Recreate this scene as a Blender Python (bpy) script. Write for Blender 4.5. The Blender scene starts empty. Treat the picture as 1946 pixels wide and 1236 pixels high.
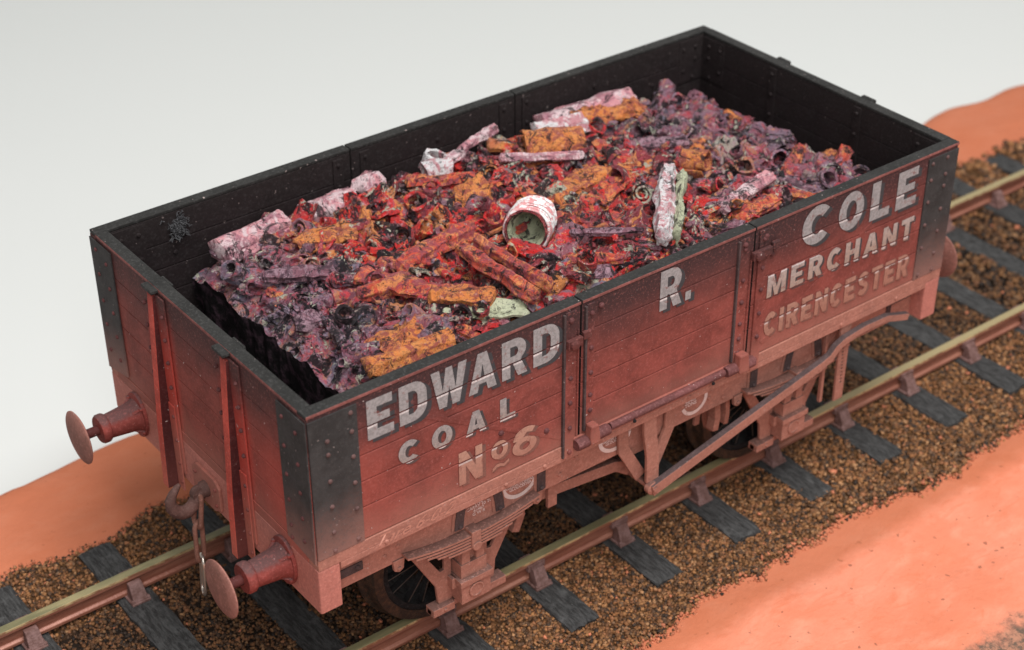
import bpy, bmesh, math, random
import numpy as np
from mathutils import Vector, Matrix, noise
from mathutils.geometry import tessellate_polygon

S = 0.0095            # one prototype foot of the 1:32 model, in metres
R = random.Random(7)
NR = np.random.RandomState(11)
scene = bpy.context.scene
COL = scene.collection

# ------------------------------------------------------------------ camera
C = np.array([-11.129, -20.068, 23.437]); yaw, pitch, roll = 0.918, 0.572, -0.005
cy, sy, cp, sp, cr, sr = math.cos(yaw), math.sin(yaw), math.cos(pitch), math.sin(pitch), math.cos(roll), math.sin(roll)
fw = np.array([cy*cp, sy*cp, -sp]); r0 = np.array([sy, -cy, 0]); u0 = np.cross(r0, fw)
rt = cr*r0 + sr*u0; up = -sr*r0 + cr*u0
cam = bpy.data.cameras.new('camera'); camo = bpy.data.objects.new('camera', cam); COL.objects.link(camo)
M = Matrix(((rt[0], up[0], -fw[0], C[0]*S), (rt[1], up[1], -fw[1], C[1]*S), (rt[2], up[2], -fw[2], C[2]*S), (0, 0, 0, 1)))
camo.matrix_world = M
cam.sensor_width = 36; cam.lens = 36*3285.9/1946
cam.clip_start = 0.01; cam.clip_end = 50
cam.dof.use_dof = True
cam.dof.focus_distance = 31.8*S
cam.dof.aperture_fstop = (cam.lens/1000)/(0.22*S)
scene.camera = camo

# ------------------------------------------------------------------ light
world = bpy.data.worlds.new('World'); scene.world = world; world.use_nodes = True
bg = world.node_tree.nodes['Background']; bg.inputs[0].default_value = (0.96, 0.98, 1.0, 1); bg.inputs[1].default_value = 0.29
def area(name, loc, tgt, size, power, col):
    l = bpy.data.lights.new(name, 'AREA'); l.shape = 'SQUARE'; l.size = size; l.energy = power; l.color = col
    o = bpy.data.objects.new(name, l); COL.objects.link(o)
    o.location = Vector(loc)*S
    o.rotation_euler = (Vector(tgt)-Vector(loc)).to_track_quat('-Z', 'Y').to_euler()
area('softbox_overhead', (8, -26, 88), (8, 4, 3), 0.36, 8.4, (1.0, 0.985, 0.96))
area('softbox_front', (-34, -62, 66), (8, 2, 4), 0.34, 3.6, (1.0, 0.97, 0.94))
scene.view_settings.view_transform = 'Standard'; scene.view_settings.look = 'None'
scene.view_settings.exposure = 0.0; scene.view_settings.gamma = 1.0

# ------------------------------------------------------------------ materials
class G:
    """small node graph writer; positions are world positions in prototype feet"""
    def __init__(s, name, rough=0.7, spec=0.3, metal=0.0):
        s.m = bpy.data.materials.new(name); s.m.use_nodes = True
        s.t = s.m.node_tree; s.b = s.t.nodes['Principled BSDF']
        s.b.inputs['Roughness'].default_value = rough; s.b.inputs['Metallic'].default_value = metal
        s.b.inputs['Specular IOR Level'].default_value = spec
        g = s.n('ShaderNodeNewGeometry'); v = s.n('ShaderNodeVectorMath'); v.operation = 'SCALE'
        s.l(g.outputs['Position'], v.inputs[0]); v.inputs['Scale'].default_value = 1/S; s.P = v.outputs[0]
        sep = s.n('ShaderNodeSeparateXYZ'); s.l(s.P, sep.inputs[0]); s.X, s.Y, s.Z = sep.outputs
    def n(s, t): return s.t.nodes.new(t)
    def l(s, a, b): s.t.links.new(a, b)
    def put(s, v, sock):
        if isinstance(v, (int, float)): sock.default_value = v
        elif isinstance(v, tuple): sock.default_value = (*v[:3], 1)
        else: s.l(v, sock)
    def noise(s, scale, detail=4, rough=.6, stretch=None, dist=0.0):
        n = s.n('ShaderNodeTexNoise'); n.inputs['Scale'].default_value = scale; n.inputs['Detail'].default_value = detail
        n.inputs['Roughness'].default_value = rough; n.inputs['Distortion'].default_value = dist
        src = s.P
        if stretch:
            m = s.n('ShaderNodeVectorMath'); m.operation = 'MULTIPLY'; m.inputs[1].default_value = stretch; s.l(s.P, m.inputs[0]); src = m.outputs[0]
        s.l(src, n.inputs['Vector']); return n.outputs['Fac']
    def ramp(s, v, a, b, lo=0.0, hi=1.0, smooth=True):
        m = s.n('ShaderNodeMapRange'); m.interpolation_type = 'SMOOTHSTEP' if smooth else 'LINEAR'
        s.put(v, m.inputs['Value']); m.inputs['From Min'].default_value = a; m.inputs['From Max'].default_value = b
        m.inputs['To Min'].default_value = lo; m.inputs['To Max'].default_value = hi; return m.outputs['Result']
    def math(s, op, a, b=0.0):
        m = s.n('ShaderNodeMath'); m.operation = op; s.put(a, m.inputs[0]); s.put(b, m.inputs[1]); return m.outputs[0]
    def mix(s, f, a, b, mode='MIX'):
        m = s.n('ShaderNodeMix'); m.data_type = 'RGBA'; m.blend_type = mode
        s.put(f, m.inputs[0]); s.put(a, m.inputs[6]); s.put(b, m.inputs[7]); return m.outputs[2]
    def attr(s, name):
        a = s.n('ShaderNodeAttribute'); a.attribute_name = name; return a.outputs['Color']
    def bump(s, h, dist, strength=1.0):
        b = s.n('ShaderNodeBump'); b.inputs['Distance'].default_value = dist*S; b.inputs['Strength'].default_value = strength
        s.l(h, b.inputs['Height']); s.l(b.outputs[0], s.b.inputs['Normal'])
    def out(s, c): s.put(c, s.b.inputs['Base Color']); return s.m

def weather(name, base, top=None, bottom=None, zt=(6.1, 7.1), zb=(4.7, 3.2), rough=.75, speck=.8, grain=.35, tmax=.85, bmax=.75, extra=None, tops=None, mott=.66):
    g = G(name, rough, .25)
    big = g.noise(1.3, 6, .7, dist=.4); fine = g.noise(17, 3, .75)
    c = g.mix(g.ramp(big, .38, .62), base, tuple(x*mott for x in base))
    c = g.mix(g.ramp(g.noise(3.4, 4, .7, stretch=(.6, 1, 1.5)), .5, .68, 0, .30), c, tuple(x*.5+.015 for x in base))
    jz = g.math('ADD', g.Z, g.math('MULTIPLY', g.math('SUBTRACT', g.noise(.8, 3), .5), .9))
    jz = g.math('ADD', jz, g.math('MULTIPLY', g.math('SUBTRACT', fine, .5), .8))
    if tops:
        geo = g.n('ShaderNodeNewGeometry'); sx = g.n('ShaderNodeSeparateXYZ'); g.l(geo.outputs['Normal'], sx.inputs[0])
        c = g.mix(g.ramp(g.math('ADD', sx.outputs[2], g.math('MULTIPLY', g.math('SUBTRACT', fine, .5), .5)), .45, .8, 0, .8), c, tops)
    if extra: c = extra(g, c, jz)
    if bottom: c = g.mix(g.ramp(jz, zb[0], zb[1], 0, bmax), c, bottom)
    if top: c = g.mix(g.ramp(jz, zt[0], zt[1], 0, tmax), c, top)
    c = g.mix(g.ramp(fine, .50, .70, 0, grain), c, tuple(min(1, x*1.5+.05) for x in base))
    c = g.mix(g.ramp(fine, .48, .32, 0, grain*.8), c, tuple(x*.45 for x in base))
    sp = g.noise(13, 1.5, .5)
    c = g.mix(g.ramp(sp, .735, .76, 0, speck), c, (.50, .40, .38))
    g.bump(g.noise(20, 4, .75), .012, .8)
    return g.out(c)

RED = (.262, .062, .049); DUST = (.39, .165, .125); BLK = (.030, .020, .023)
def side_extra(g, c, jz):
    # brighter undercoat showing beside the door straps and at the right hand end
    f = g.math('MULTIPLY', g.ramp(g.X, 13.2, 15.4), g.ramp(jz, 5.9, 6.9))
    c = g.mix(g.math('MULTIPLY', f, .7), c, (.42, .065, .042))
    f2 = g.math('MULTIPLY', g.ramp(g.X, 2.2, .8), g.ramp(jz, 6.8, 5.0))
    return g.mix(g.math('MULTIPLY', f2, .45), c, (.38, .075, .055))
m_side = weather('side_paint', RED, (.032, .020, .022), DUST, zt=(5.3, 7.0), zb=(5.0, 3.5), tmax=.92, bmax=.68, extra=side_extra)
def end_extra(g, c, jz):
    f = g.ramp(g.Y, 2.6, .9); f = g.math('MULTIPLY', f, g.ramp(jz, 6.6, 5.2))
    c = g.mix(g.math('MULTIPLY', f, .55), c, (.46, .075, .055))
    for yc in (2.55, 5.22):   # undercoat left bright beside the stanchions
        d = g.math('ABSOLUTE', g.math('SUBTRACT', g.Y, yc-.08)); m = g.math('MULTIPLY', g.ramp(d, .62, .22), g.ramp(jz, 6.9, 6.0))
        c = g.mix(g.math('MULTIPLY', m, .75), c, (.50, .055, .038))
    return c
m_end = weather('end_paint', RED, (.035, .022, .024), DUST, zt=(5.3, 7.0), zb=(4.9, 3.2), bmax=.7, extra=end_extra)
m_bright = weather('bright_red_paint', (.56, .085, .060), (.12, .03, .028), (.45, .13, .09), zt=(6.3, 7.2), zb=(4.0, 2.4))
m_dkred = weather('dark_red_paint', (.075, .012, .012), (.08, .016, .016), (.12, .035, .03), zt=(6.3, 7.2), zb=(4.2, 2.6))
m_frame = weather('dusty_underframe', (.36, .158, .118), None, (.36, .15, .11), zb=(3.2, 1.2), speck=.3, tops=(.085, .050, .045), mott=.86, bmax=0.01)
m_curb = weather('dusty_red_rail', (.40, .170, .128), None, None, speck=.4, mott=.84)
m_head = weather('salmon_headstock', (.47, .175, .14), None, None, speck=.3, mott=.9)
m_rodtop = weather('worn_dark_metal', (.085, .055, .055), None, None, speck=.4)
m_plate = weather('black_corner_iron', (.046, .043, .043), None, (.34, .165, .135), zb=(5.4, 3.5), speck=.35, grain=.2, bmax=.85)
m_inner = weather('black_interior', (.015, .009, .010), (.019, .014, .014), None, speck=.25, grain=.25, rough=.8)
m_rim = weather('dark_grey_rim', (.026, .025, .024), None, None, speck=.75, grain=.4, rough=.7)
m_band = weather('pinkish_rim_edge', (.25, .085, .075), None, None, speck=.4)
m_rivet = weather('dusty_rivet', (.13, .070, .066), None, (.30, .12, .095), speck=.2)
m_rivd = weather('dark_rivet', (.12, .04, .04), None, (.25, .07, .055), speck=.2)
m_buf = weather('buffer_paint', (.27, .055, .045), None, None, speck=.8, tops=(.10, .06, .06))
m_bufh = weather('buffer_head_paint', (.34, .15, .12), None, None, speck=.4)
m_hook = weather('rusty_hook', (.13, .065, .055), None, None, speck=.3)
m_link = weather('rusty_link', (.25, .11, .08), None, None, speck=.2)
g = G('bare_steel_wire', .3, .5, .9); m_steel = g.out((.62, .56, .50))
m_whblk = weather('black_wheel', (.010, .009, .010), None, None, speck=.2)
g = G('oily_tyre', .42, .5, .35); m_tyre = g.out(g.mix(g.ramp(g.noise(9, 4, .7), .4, .7), (.035, .024, .02), (.10, .055, .035)))
g.bump(g.noise(30, 4, .7), .01)
g = G('spoke_edge', .3, .6, .8); m_spoke = g.out((.11, .105, .10))

def paint(name, col, col2, zr, rough=.7, grit=.5):
    g = G(name, rough, .2)
    fine = g.noise(15, 3, .75); jz = g.math('ADD', g.Z, g.math('MULTIPLY', g.math('SUBTRACT', g.noise(2, 3), .5), .8))
    c = g.mix(g.ramp(jz, zr[0], zr[1]), col, col2)
    c = g.mix(g.ramp(fine, .42, .60, 0, grit), c, tuple(x*.52 for x in col))
    c = g.mix(g.ramp(g.noise(4.5, 6, .8), .56, .63, 0, .65), c, (.20, .06, .05))
    g.bump(g.noise(40, 3, .7), .006, .7)
    return g.out(c)
m_let = paint('faded_white_lettering', (.33, .30, .30), (.38, .25, .20), (5.9, 4.6))
m_let2 = paint('rust_stained_lettering', (.45, .245, .185), (.39, .18, .135), (4.9, 4.2), grit=.35)
m_let4 = paint('nearly_lost_lettering', (.40, .205, .155), (.37, .165, .12), (4.9, 4.2), grit=.35)
m_let3 = paint('faded_merchant_lettering', (.44, .36, .34), (.40, .27, .22), (5.9, 5.3))
m_shade = paint('grey_letter_shade', (.052, .050, .054), (.23, .10, .078), (5.7, 4.4), grit=.2)
m_letedge = paint('bright_paint_edge', (.66, .58, .57), (.58, .42, .38), (6, 4.3), grit=.5)  # lettering brightened in a thin strip below each plank groove
m_mark = paint('white_transfer', (.74, .60, .58), (.70, .52, .48), (3.4, 3.0), grit=.15)
m_script = paint('cream_script', (.50, .22, .165), (.50, .22, .165), (5, 4), grit=.3)

# ground materials
g = G('orange_plaster', .8, .15)
big = g.noise(.28, 5, .55, dist=.6); mid = g.noise(1.6, 5, .6, stretch=(.7, 1.3, 1))
c = g.mix(g.ramp(big, .3, .7), (.66, .205, .115), (.71, .255, .16))
c = g.mix(g.ramp(mid, .45, .75, 0, .4), c, (.78, .36, .245))
c = g.mix(g.ramp(g.noise(.9, 6, .7, dist=1.5), .56, .72, 0, .35), c, (.55, .15, .075))
c = g.mix(g.ramp(g.noise(2.4, 7, .8, stretch=(.45, 1.2, 1), dist=1.2), .52, .64, 0, .45), c, (.62, .17, .085))
c = g.mix(g.ramp(g.noise(5.5, 3, .5), .68, .72, 0, .7), c, (.22, .08, .05))
# grey-brown ground texture beyond the plaster, and pale ochre scuffing at the ballast edge
yj = g.math('ADD', g.Y, g.math('MULTIPLY', g.math('SUBTRACT', g.noise(1.3, 6, .75), .5), 1.6))
grit = g.mix(g.ramp(g.noise(4, 6, .8), .42, .58), (.12, .085, .065), (.42, .20, .13))
c = g.mix(g.ramp(yj, -5.15, -5.6), c, grit)
edge = g.math('MULTIPLY', g.ramp(g.math('ADD', g.Y, g.math('MULTIPLY', g.noise(.5, 4, .7), .9)), -1.75, -1.2), 1.0)
c = g.mix(g.math('MULTIPLY', edge, .7), c, (.42, .13, .06))
g.bump(g.math('ADD', g.math('MULTIPLY', g.noise(1.5, 6, .65), 1.0), g.math('MULTIPLY', g.noise(26, 3, .7), .06)), .14, .55)
m_orange = g.out(c)
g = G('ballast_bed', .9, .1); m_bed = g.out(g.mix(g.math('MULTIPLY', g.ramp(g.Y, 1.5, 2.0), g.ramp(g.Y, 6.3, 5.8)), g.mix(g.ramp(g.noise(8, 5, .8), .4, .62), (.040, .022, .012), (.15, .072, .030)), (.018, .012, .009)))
g.bump(g.noise(9, 5, .8), .05)
g = G('ballast_stones', .75, .3)
c = g.mix(g.ramp(g.noise(14, 3, .7), .4, .72, 0, .35), g.attr('tint'), (.045, .03, .022)); m_stone = g.out(c); g.bump(g.noise(30, 3), .01)
g = G('sleeper_wood', .8, .25)
gr = g.noise(6, 7, .78, stretch=(3.0, .5, 2), dist=.3); 
c = g.mix(g.ramp(gr, .35, .68), (.020, .019, .019), (.085, .084, .084))
c = g.mix(g.ramp(g.noise(2.2, 4, .7), .55, .75, 0, .5), c, (.15, .15, .15))
c = g.mix(g.ramp(g.noise(22, 2, .6), .72, .78, 0, .6), c, (.35, .35, .35))
g.bump(gr, .05, 1); m_sleeper = g.out(c)
g = G('chair_iron', .7, .3)
c = g.mix(g.ramp(g.noise(5, 5, .75), .35, .68), (.13, .065, .055), (.24, .14, .13)); m_chair = g.out(c); g.bump(g.noise(12, 4), .03)
g = G('rail_side_rust', .45, .5, .15)
c = g.mix(g.ramp(g.noise(2.5, 5, .7, stretch=(.3, 1, 3)), .35, .7), (.24, .085, .055), (.36, .155, .105))
c = g.mix(g.ramp(g.noise(16, 3, .6), .68, .74, 0, .6), c, (.07, .035, .03)); m_railside = g.out(c); g.bump(g.noise(14, 4), .012)
g = G('rail_edge_brass', .35, .5, .5); m_railedge = g.out(g.mix(g.ramp(g.noise(3, 5, .8, stretch=(.5, 1, 1)), .42, .56), (.60, .42, .22), (.30, .14, .08)))
g = G('rail_top_brass', .5, .4, .15)
c = g.mix(g.ramp(g.noise(1.5, 5, .6, stretch=(.4, 2, 1)), .4, .7), (.17, .155, .08), (.32, .27, .14))
c = g.mix(g.ramp(g.X, 6, 18), c, (.34, .27, .14))
c = g.mix(g.ramp(g.noise(6, 5, .75, stretch=(.5, 2, 1)), .60, .72, 0, .5), c, (.12, .08, .05)); m_railtop = g.out(c)
g = G('white_backdrop', .9, .1); m_back = g.out(g.mix(g.noise(.05, 2), (.625, .64, .625), (.65, .66, .65)))

# load paints
g = G('painted_scrap', .42, .55)
t = g.attr('tint')
n1 = g.noise(1.6, 6, .7, dist=.8); n2 = g.noise(1.8, 7, .76, dist=1.0); n3 = g.noise(9, 4, .75)
zx = g.math('ADD', g.X, g.math('MULTIPLY', g.math('SUBTRACT', g.noise(.7, 4), .5), 3.0)); zone = g.math('ADD', g.ramp(zx, 4.4, 2.6), g.math('MULTIPLY', g.ramp(zx, 10.5, 13.5), .8))
c = g.mix(g.ramp(n1, .47, .56, 0, .40), t, (.42, .07, .09))
c = g.mix(g.ramp(g.noise(1.5, 5, .7, dist=1), .53, .58, 0, .85), c, (.86, .030, .030))
c = g.mix(g.ramp(g.noise(2.0, 5, .7, dist=1.2), .57, .60, 0, .85), c, (.86, .34, .11))
c = g.mix(g.math('MULTIPLY', zone, g.ramp(n3, .42, .60, .5, .92)), c, g.mix(g.ramp(g.noise(1.8, 5, .7), .42, .58), (.30, .13, .19), (.26, .25, .34)))
c = g.mix(g.ramp(n2, .51, .55, 0, .97), c, (.012, .009, .013))  # black patches stand in for dark crevices, shade put into the colour
c = g.mix(g.ramp(g.noise(3.4, 5, .75, dist=.8), .59, .61, 0, .95), c, (.60, .61, .48))
c = g.mix(g.ramp(n3, .54, .66, 0, .5), c, (.74, .42, .46))
c = g.mix(g.ramp(g.noise(6, 5, .8), .62, .68, 0, .6), c, (.88, .78, .82))  # whitish glints painted into the scrap colour
c = g.mix(g.ramp(g.noise(16, 2, .7), .44, .34, 0, .6), c, (.03, .01, .015))
g.bump(g.math('ADD', g.noise(8, 6, .8), g.math('MULTIPLY', n2, 1.5)), .13, 1)
m_scrap = g.out(c)
def solid_scrap(name, a, b, c_, rough=.5, sc=3.0):
    g = G(name, rough, .45); n = g.noise(sc*.8, 6, .75, dist=1.2)
    c = g.mix(g.ramp(n, .45, .53), a, b); c = g.mix(g.ramp(g.noise(sc*1.5, 7, .8, dist=.9), .47, .55, 0, .9), c, c_)
    f = g.noise(9, 4, .75); c = g.mix(g.ramp(f, .45, .33, 0, .7), c, tuple(x*.3 for x in c_)); c = g.mix(g.ramp(f, .58, .70, 0, .35), c, (.75, .52, .50))
    c = g.mix(g.ramp(g.noise(2.7, 6, .8, dist=1), .545, .575, 0, .9), c, (.02, .014, .018))
    g.bump(g.math('ADD', g.noise(7, 6, .8), n), .12, 1); return g.out(c)
m_oran = solid_scrap('orange_scrap', (.82, .32, .10), (.80, .26, .07), (.36, .08, .07))
m_orred = solid_scrap('orange_red_scrap', (.82, .30, .11), (.70, .10, .06), (.34, .07, .10))
m_white = solid_scrap('white_pink_scrap', (.88, .87, .88), (.84, .80, .82), (.62, .22, .26), sc=1.6)
m_can0 = solid_scrap('can_gap_red', (.34, .05, .05), (.50, .12, .12), (.18, .02, .03), sc=2.4)
m_can = solid_scrap('can_red', (.62, .16, .17), (.80, .62, .62), (.45, .06, .08), sc=2.4)
g = G('can_white', .5, .4); m_canw = g.out(g.mix(g.ramp(g.noise(3.5, 6, .8, dist=1), .48, .55, 0, .85), (.78, .76, .76), (.58, .17, .18))); g.bump(g.noise(9, 4), .04)
m_pink = solid_scrap('pink_scrap', (.80, .36, .40), (.86, .66, .69), (.42, .17, .22), sc=1.6)
m_cream = solid_scrap('cream_plastic', (.66, .70, .50), (.60, .63, .44), (.46, .48, .32), sc=1.0)
m_purp = solid_scrap('purple_scrap', (.30, .13, .17), (.44, .27, .33), (.07, .03, .05))
g = G('load_block_side', .85, .2); m_blackside = g.out(g.mix(g.ramp(g.noise(4, 4), .45, .7), (.008, .006, .007), (.075, .042, .058))); g.bump(g.noise(5, 5, .7), .1)

# ------------------------------------------------------------------ mesh builder
class MB:
    def __init__(s): s.v = []; s.f = []; s.m = []; s.c = None
    def add(s, vs, fs, mi=0):
        o = len(s.v); s.v.extend([tuple(p) for p in vs]); s.f.extend([tuple(i+o for i in f) for f in fs])
        s.m.extend(mi if isinstance(mi, (list, tuple)) else [mi]*len(fs)); return s
    def box(s, x0, x1, y0, y1, z0, z1, mi=0, faces=None):
        vs = [(x, y, z) for z in (z0, z1) for y in (y0, y1) for x in (x0, x1)]
        fs = [(0, 2, 3, 1), (4, 5, 7, 6), (0, 1, 5, 4), (2, 6, 7, 3), (0, 4, 6, 2), (1, 3, 7, 5)]
        ms = [mi]*6
        if faces:
            for k, q in faces.items(): ms[('-z', '+z', '-y', '+y', '-x', '+x').index(k)] = q
        return s.add(vs, fs, ms)
    def obox(s, p0, p1, w, h, upv=(0, 0, 1), mi=0, topmi=None):
        """bar from p0 to p1; h measured along upv-ish, w across"""
        a = Vector(p0); b = Vector(p1); d = (b-a).normalized(); sd = d.cross(Vector(upv)).normalized(); u = sd.cross(d)
        vs = [q + sd*(i*w/2) + u*(j*h/2) for q in (a, b) for i, j in ((-1, -1), (1, -1), (1, 1), (-1, 1))]
        fs = [(0, 3, 2, 1), (4, 5, 6, 7), (0, 1, 5, 4), (1, 2, 6, 5), (2, 3, 7, 6), (3, 0, 4, 7)]
        ms = [mi]*6
        if topmi is not None: ms[4] = topmi
        return s.add(vs, fs, ms)
    def plate(s, outer, y0, y1, holes=(), mi=0, plane='xz'):
        """polygon (a,b) extruded; plane xz extrudes along y, plane yz extrudes along x, xy along z"""
        def P(a, b, t): return (a, t, b) if plane == 'xz' else ((t, a, b) if plane == 'yz' else (a, b, t))
        loops = [outer, *holes]; flat = [p for l in loops for p in l]; n = len(flat)
        tris = tessellate_polygon([[Vector((a, b, 0)) for a, b in l] for l in loops])
        vs = [P(a, b, y0) for a, b in flat] + [P(a, b, y1) for a, b in flat]
        fs = [tuple(t) for t in tris] + [tuple(i+n for i in reversed(t)) for t in tris]
        k = 0
        for l in loops:
            m = len(l)
            for i in range(m): fs.append((k+i, k+(i+1) % m, k+(i+1) % m+n, k+i+n))
            k += m
        return s.add(vs, fs, mi)
    def lathe(s, prof, org, axis, n=24, mi=0, caps=True):
        """prof: list of (distance along axis, radius)"""
        ax = Vector(axis).normalized(); t = Vector((0, 0, 1)) if abs(ax.z) < .9 else Vector((1, 0, 0))
        e1 = ax.cross(t).normalized(); e2 = ax.cross(e1); o = Vector(org); vs = []; fs = []
        for d, r in prof:
            for k in range(n):
                a = 2*math.pi*k/n; vs.append(o + ax*d + e1*(r*math.cos(a)) + e2*(r*math.sin(a)))
        for j in range(len(prof)-1):
            for k in range(n): fs.append((j*n+k, j*n+(k+1) % n, (j+1)*n+(k+1) % n, (j+1)*n+k))
        if caps:
            fs.append(tuple(range(n))[::-1]); fs.append(tuple((len(prof)-1)*n+k for k in range(n)))
        return s.add(vs, fs, mi)
    def tube(s, pts, r, n=8, mi=0, closed=False):
        P = [Vector(p) for p in pts]; m = len(P); vs = []; fs = []; prev = None
        rr = r if isinstance(r, (list, tuple)) else [r]*m
        for i, p in enumerate(P):
            a = P[(i-1) % m] if closed or i > 0 else p; b = P[(i+1) % m] if closed or i < m-1 else p
            d = (b-a).normalized()
            if prev is None:
                t = Vector((0, 0, 1)) if abs(d.z) < .9 else Vector((0, 1, 0)); e1 = d.cross(t).normalized()
            else: e1 = (prev - d*prev.dot(d)).normalized()
            prev = e1; e2 = d.cross(e1)
            for k in range(n):
                q = 2*math.pi*k/n; vs.append(p + e1*(rr[i]*math.cos(q)) + e2*(rr[i]*math.sin(q)))
        for j in range(m if closed else m-1):
            for k in range(n): fs.append((j*n+k, j*n+(k+1) % n, ((j+1) % m)*n+(k+1) % n, ((j+1) % m)*n+k))
        if not closed: fs.append(tuple(range(n))[::-1]); fs.append(tuple((m-1)*n+k for k in range(n)))
        return s.add(vs, fs, mi)
    def rivet(s, p, nrm, r=.05, h=.035, mi=0):
        return s.lathe([(-.01, r), (h*.5, r*.93), (h*.9, r*.6), (h, r*.2)], p, nrm, 8, mi)
    def build(s, name, mats, parent=None, org=None, bevel=0, smooth=False, seg=2):
        if not isinstance(mats, (list, tuple)): mats = [mats]
        if org is None: org = WPOS.get(parent.name, (0, 0, 0)) if parent else (0, 0, 0)
        vs = np.array(s.v, float)
        me = bpy.data.meshes.new(name); me.from_pydata(((vs-np.array(org))*S).tolist(), [], s.f)
        for m in mats: me.materials.append(m)
        me.polygons.foreach_set('material_index', s.m)
        if smooth: me.polygons.foreach_set('use_smooth', [True]*len(s.f))
        me.update()
        bm = bmesh.new(); bm.from_mesh(me); bmesh.ops.recalc_face_normals(bm, faces=bm.faces); bm.to_mesh(me); bm.free()
        o = bpy.data.objects.new(name, me); COL.objects.link(o)
        place(o, org, parent)
        if bevel:
            b = o.modifiers.new('bevel', 'BEVEL'); b.width = bevel*S; b.segments = seg; b.limit_method = 'ANGLE'; b.angle_limit = math.radians(40)
        if smooth is True and bevel == 0:
            try: me.set_sharp_from_angle(angle=math.radians(42))
            except Exception: pass
        return o
WPOS = {}
def place(o, org, parent):
    p = WPOS.get(parent.name, (0, 0, 0)) if parent else (0, 0, 0)
    o.parent = parent; o.location = (Vector(org)-Vector(p))*S; WPOS[o.name] = tuple(org)
def tag(o, label=None, cat=None, group=None, kind=None):
    if label: o['label'] = label
    if cat: o['category'] = cat
    if group: o['group'] = group
    if kind: o['kind'] = kind
    return o
def empty(name, org, label, cat, group=None, parent=None):
    o = bpy.data.objects.new(name, None); COL.objects.link(o); o.empty_display_size = .005
    place(o, org, parent); return tag(o, label, cat, group)
def fbm(x, y, z=0.0, o=4):
    return noise.fractal(Vector((x, y, z)), 1.0, 2.0, o)

# ------------------------------------------------------------------ setting
# orange plaster ground with an uneven far edge and thickness
def ground_z(x, y):
    z = -.665 + .07*fbm(x*.25, y*.25, 3)
    if y < -1.4: z += -.03*(-1.4-y) + .10*fbm(x*.5, y*.5, 9)
    if y > 8.2:
        z += .09*min(1, (y-8.2)/1.0)
    return z
def far_edge(x):
    e = 11.3 + .22*math.sin(x*.35+1) + .2*fbm(x*.4, 5)
    if x > 26: e = 11.25 + .12*math.sin((x-29.4)*2.0) - .10*max(0, x-32.2)
    return e
nx, ny = 240, 110
b = MB(); vs = []; fs = []
for j in range(ny+1):
    for i in range(nx+1):
        x = -16 + 66*i/nx; y0 = -14; y = y0 + (far_edge(x)-y0)*j/ny
        d = (far_edge(x)-y)
        z = ground_z(x, y)
        if d < .5: z -= .30*(1-d/.5)**2
        vs.append((x, y, z))
for j in range(ny):
    for i in range(nx): a = j*(nx+1)+i; fs.append((a, a+1, a+nx+2, a+nx+1))
b.add(vs, fs)
n0 = len(vs); sk = []
for i in range(nx+1):
    x, y, z = vs[ny*(nx+1)+i]; sk.append((x, y+.02, -1.5))
b.add(sk, [])
b.f.extend([(ny*(nx+1)+i, ny*(nx+1)+i+1, n0+i+1, n0+i) for i in range(nx)]); b.m.extend([0]*nx)
tag(b.build('ground', m_orange, smooth=True), kind='structure')
# ballast bed just above the ground
def bal_near(x): return -1.22 - .10*math.sin(x*.5) + .35*fbm(x*.35, 2) + .16*fbm(x*1.6, 7)
def bal_far(x): return 8.40 + .25*fbm(x*.5, 12) + .14*fbm(x*1.8, 17)
b = MB(); vs = []; fs = []; nx, ny = 260, 40
for j in range(ny+1):
    for i in range(nx+1):
        x = -16+66*i/nx; ya, yb = bal_near(x)+.1, bal_far(x)-.1; y = ya+(yb-ya)*j/ny
        e = min(j, ny-j)/ny
        z = ground_z(x, y) + (.012 if e == 0 else .04)
        vs.append((x, y, z))
for j in range(ny):
    for i in range(nx): a = j*(nx+1)+i; fs.append((a, a+1, a+nx+2, a+nx+1))
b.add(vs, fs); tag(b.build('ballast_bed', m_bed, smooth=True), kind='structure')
# ballast stones: one object nobody could count
base = np.array([(x, y, z) for x in (-1, 1) for y in (-1, 1) for z in (-1, 1)], float)
quads = np.array([(0, 1, 3, 2), (4, 6, 7, 5), (0, 4, 5, 1), (2, 3, 7, 6), (0, 2, 6, 4), (1, 5, 7, 3)])
pts = []; YN_, YF_ = 1.555, 6.245
def scatter(x0, x1, n, size):
    for _ in range(n):
        x = R.uniform(x0, x1); y = R.uniform(-1.9, 8.8)
        edge = min(y-bal_near(x), bal_far(x)-y)
        if edge < -.10: continue
        ks = (x-5.88)/2.27; dxs = abs(ks-round(ks))*2.27
        if dxs < .34+.10*fbm(x*3, y*3, 44) and -.16 < y < 8.0 and R.random() > .015: continue
        if edge < .12 and R.random() > .75+edge*2: continue
        pts.append((x, y, size*R.uniform(.65, 1.35)*(.8 if edge < .1 else 1)))
scatter(-6, 1, 24000, .042); scatter(1, 12, 48000, .042); scatter(12, 22, 27000, .052); scatter(22, 40, 16000, .085)
N = len(pts); P = np.array(pts)
zz = np.array([ground_z(x, y) for x, y, _ in pts]) + P[:, 2]*.30 + NR.uniform(.02, .06, N)*np.clip((np.minimum(P[:, 1]-np.array([bal_near(x) for x in P[:, 0]]), np.array([bal_far(x) for x in P[:, 0]])-P[:, 1])+.05)*4, -.4, 1)
A = NR.uniform(0, 6.28, (N, 3)); ca, sa = np.cos(A), np.sin(A)
Rm = np.zeros((N, 3, 3))
Rz = np.zeros((N, 3, 3)); Rz[:, 0, 0] = ca[:, 0]; Rz[:, 0, 1] = -sa[:, 0]; Rz[:, 1, 0] = sa[:, 0]; Rz[:, 1, 1] = ca[:, 0]; Rz[:, 2, 2] = 1
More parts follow.
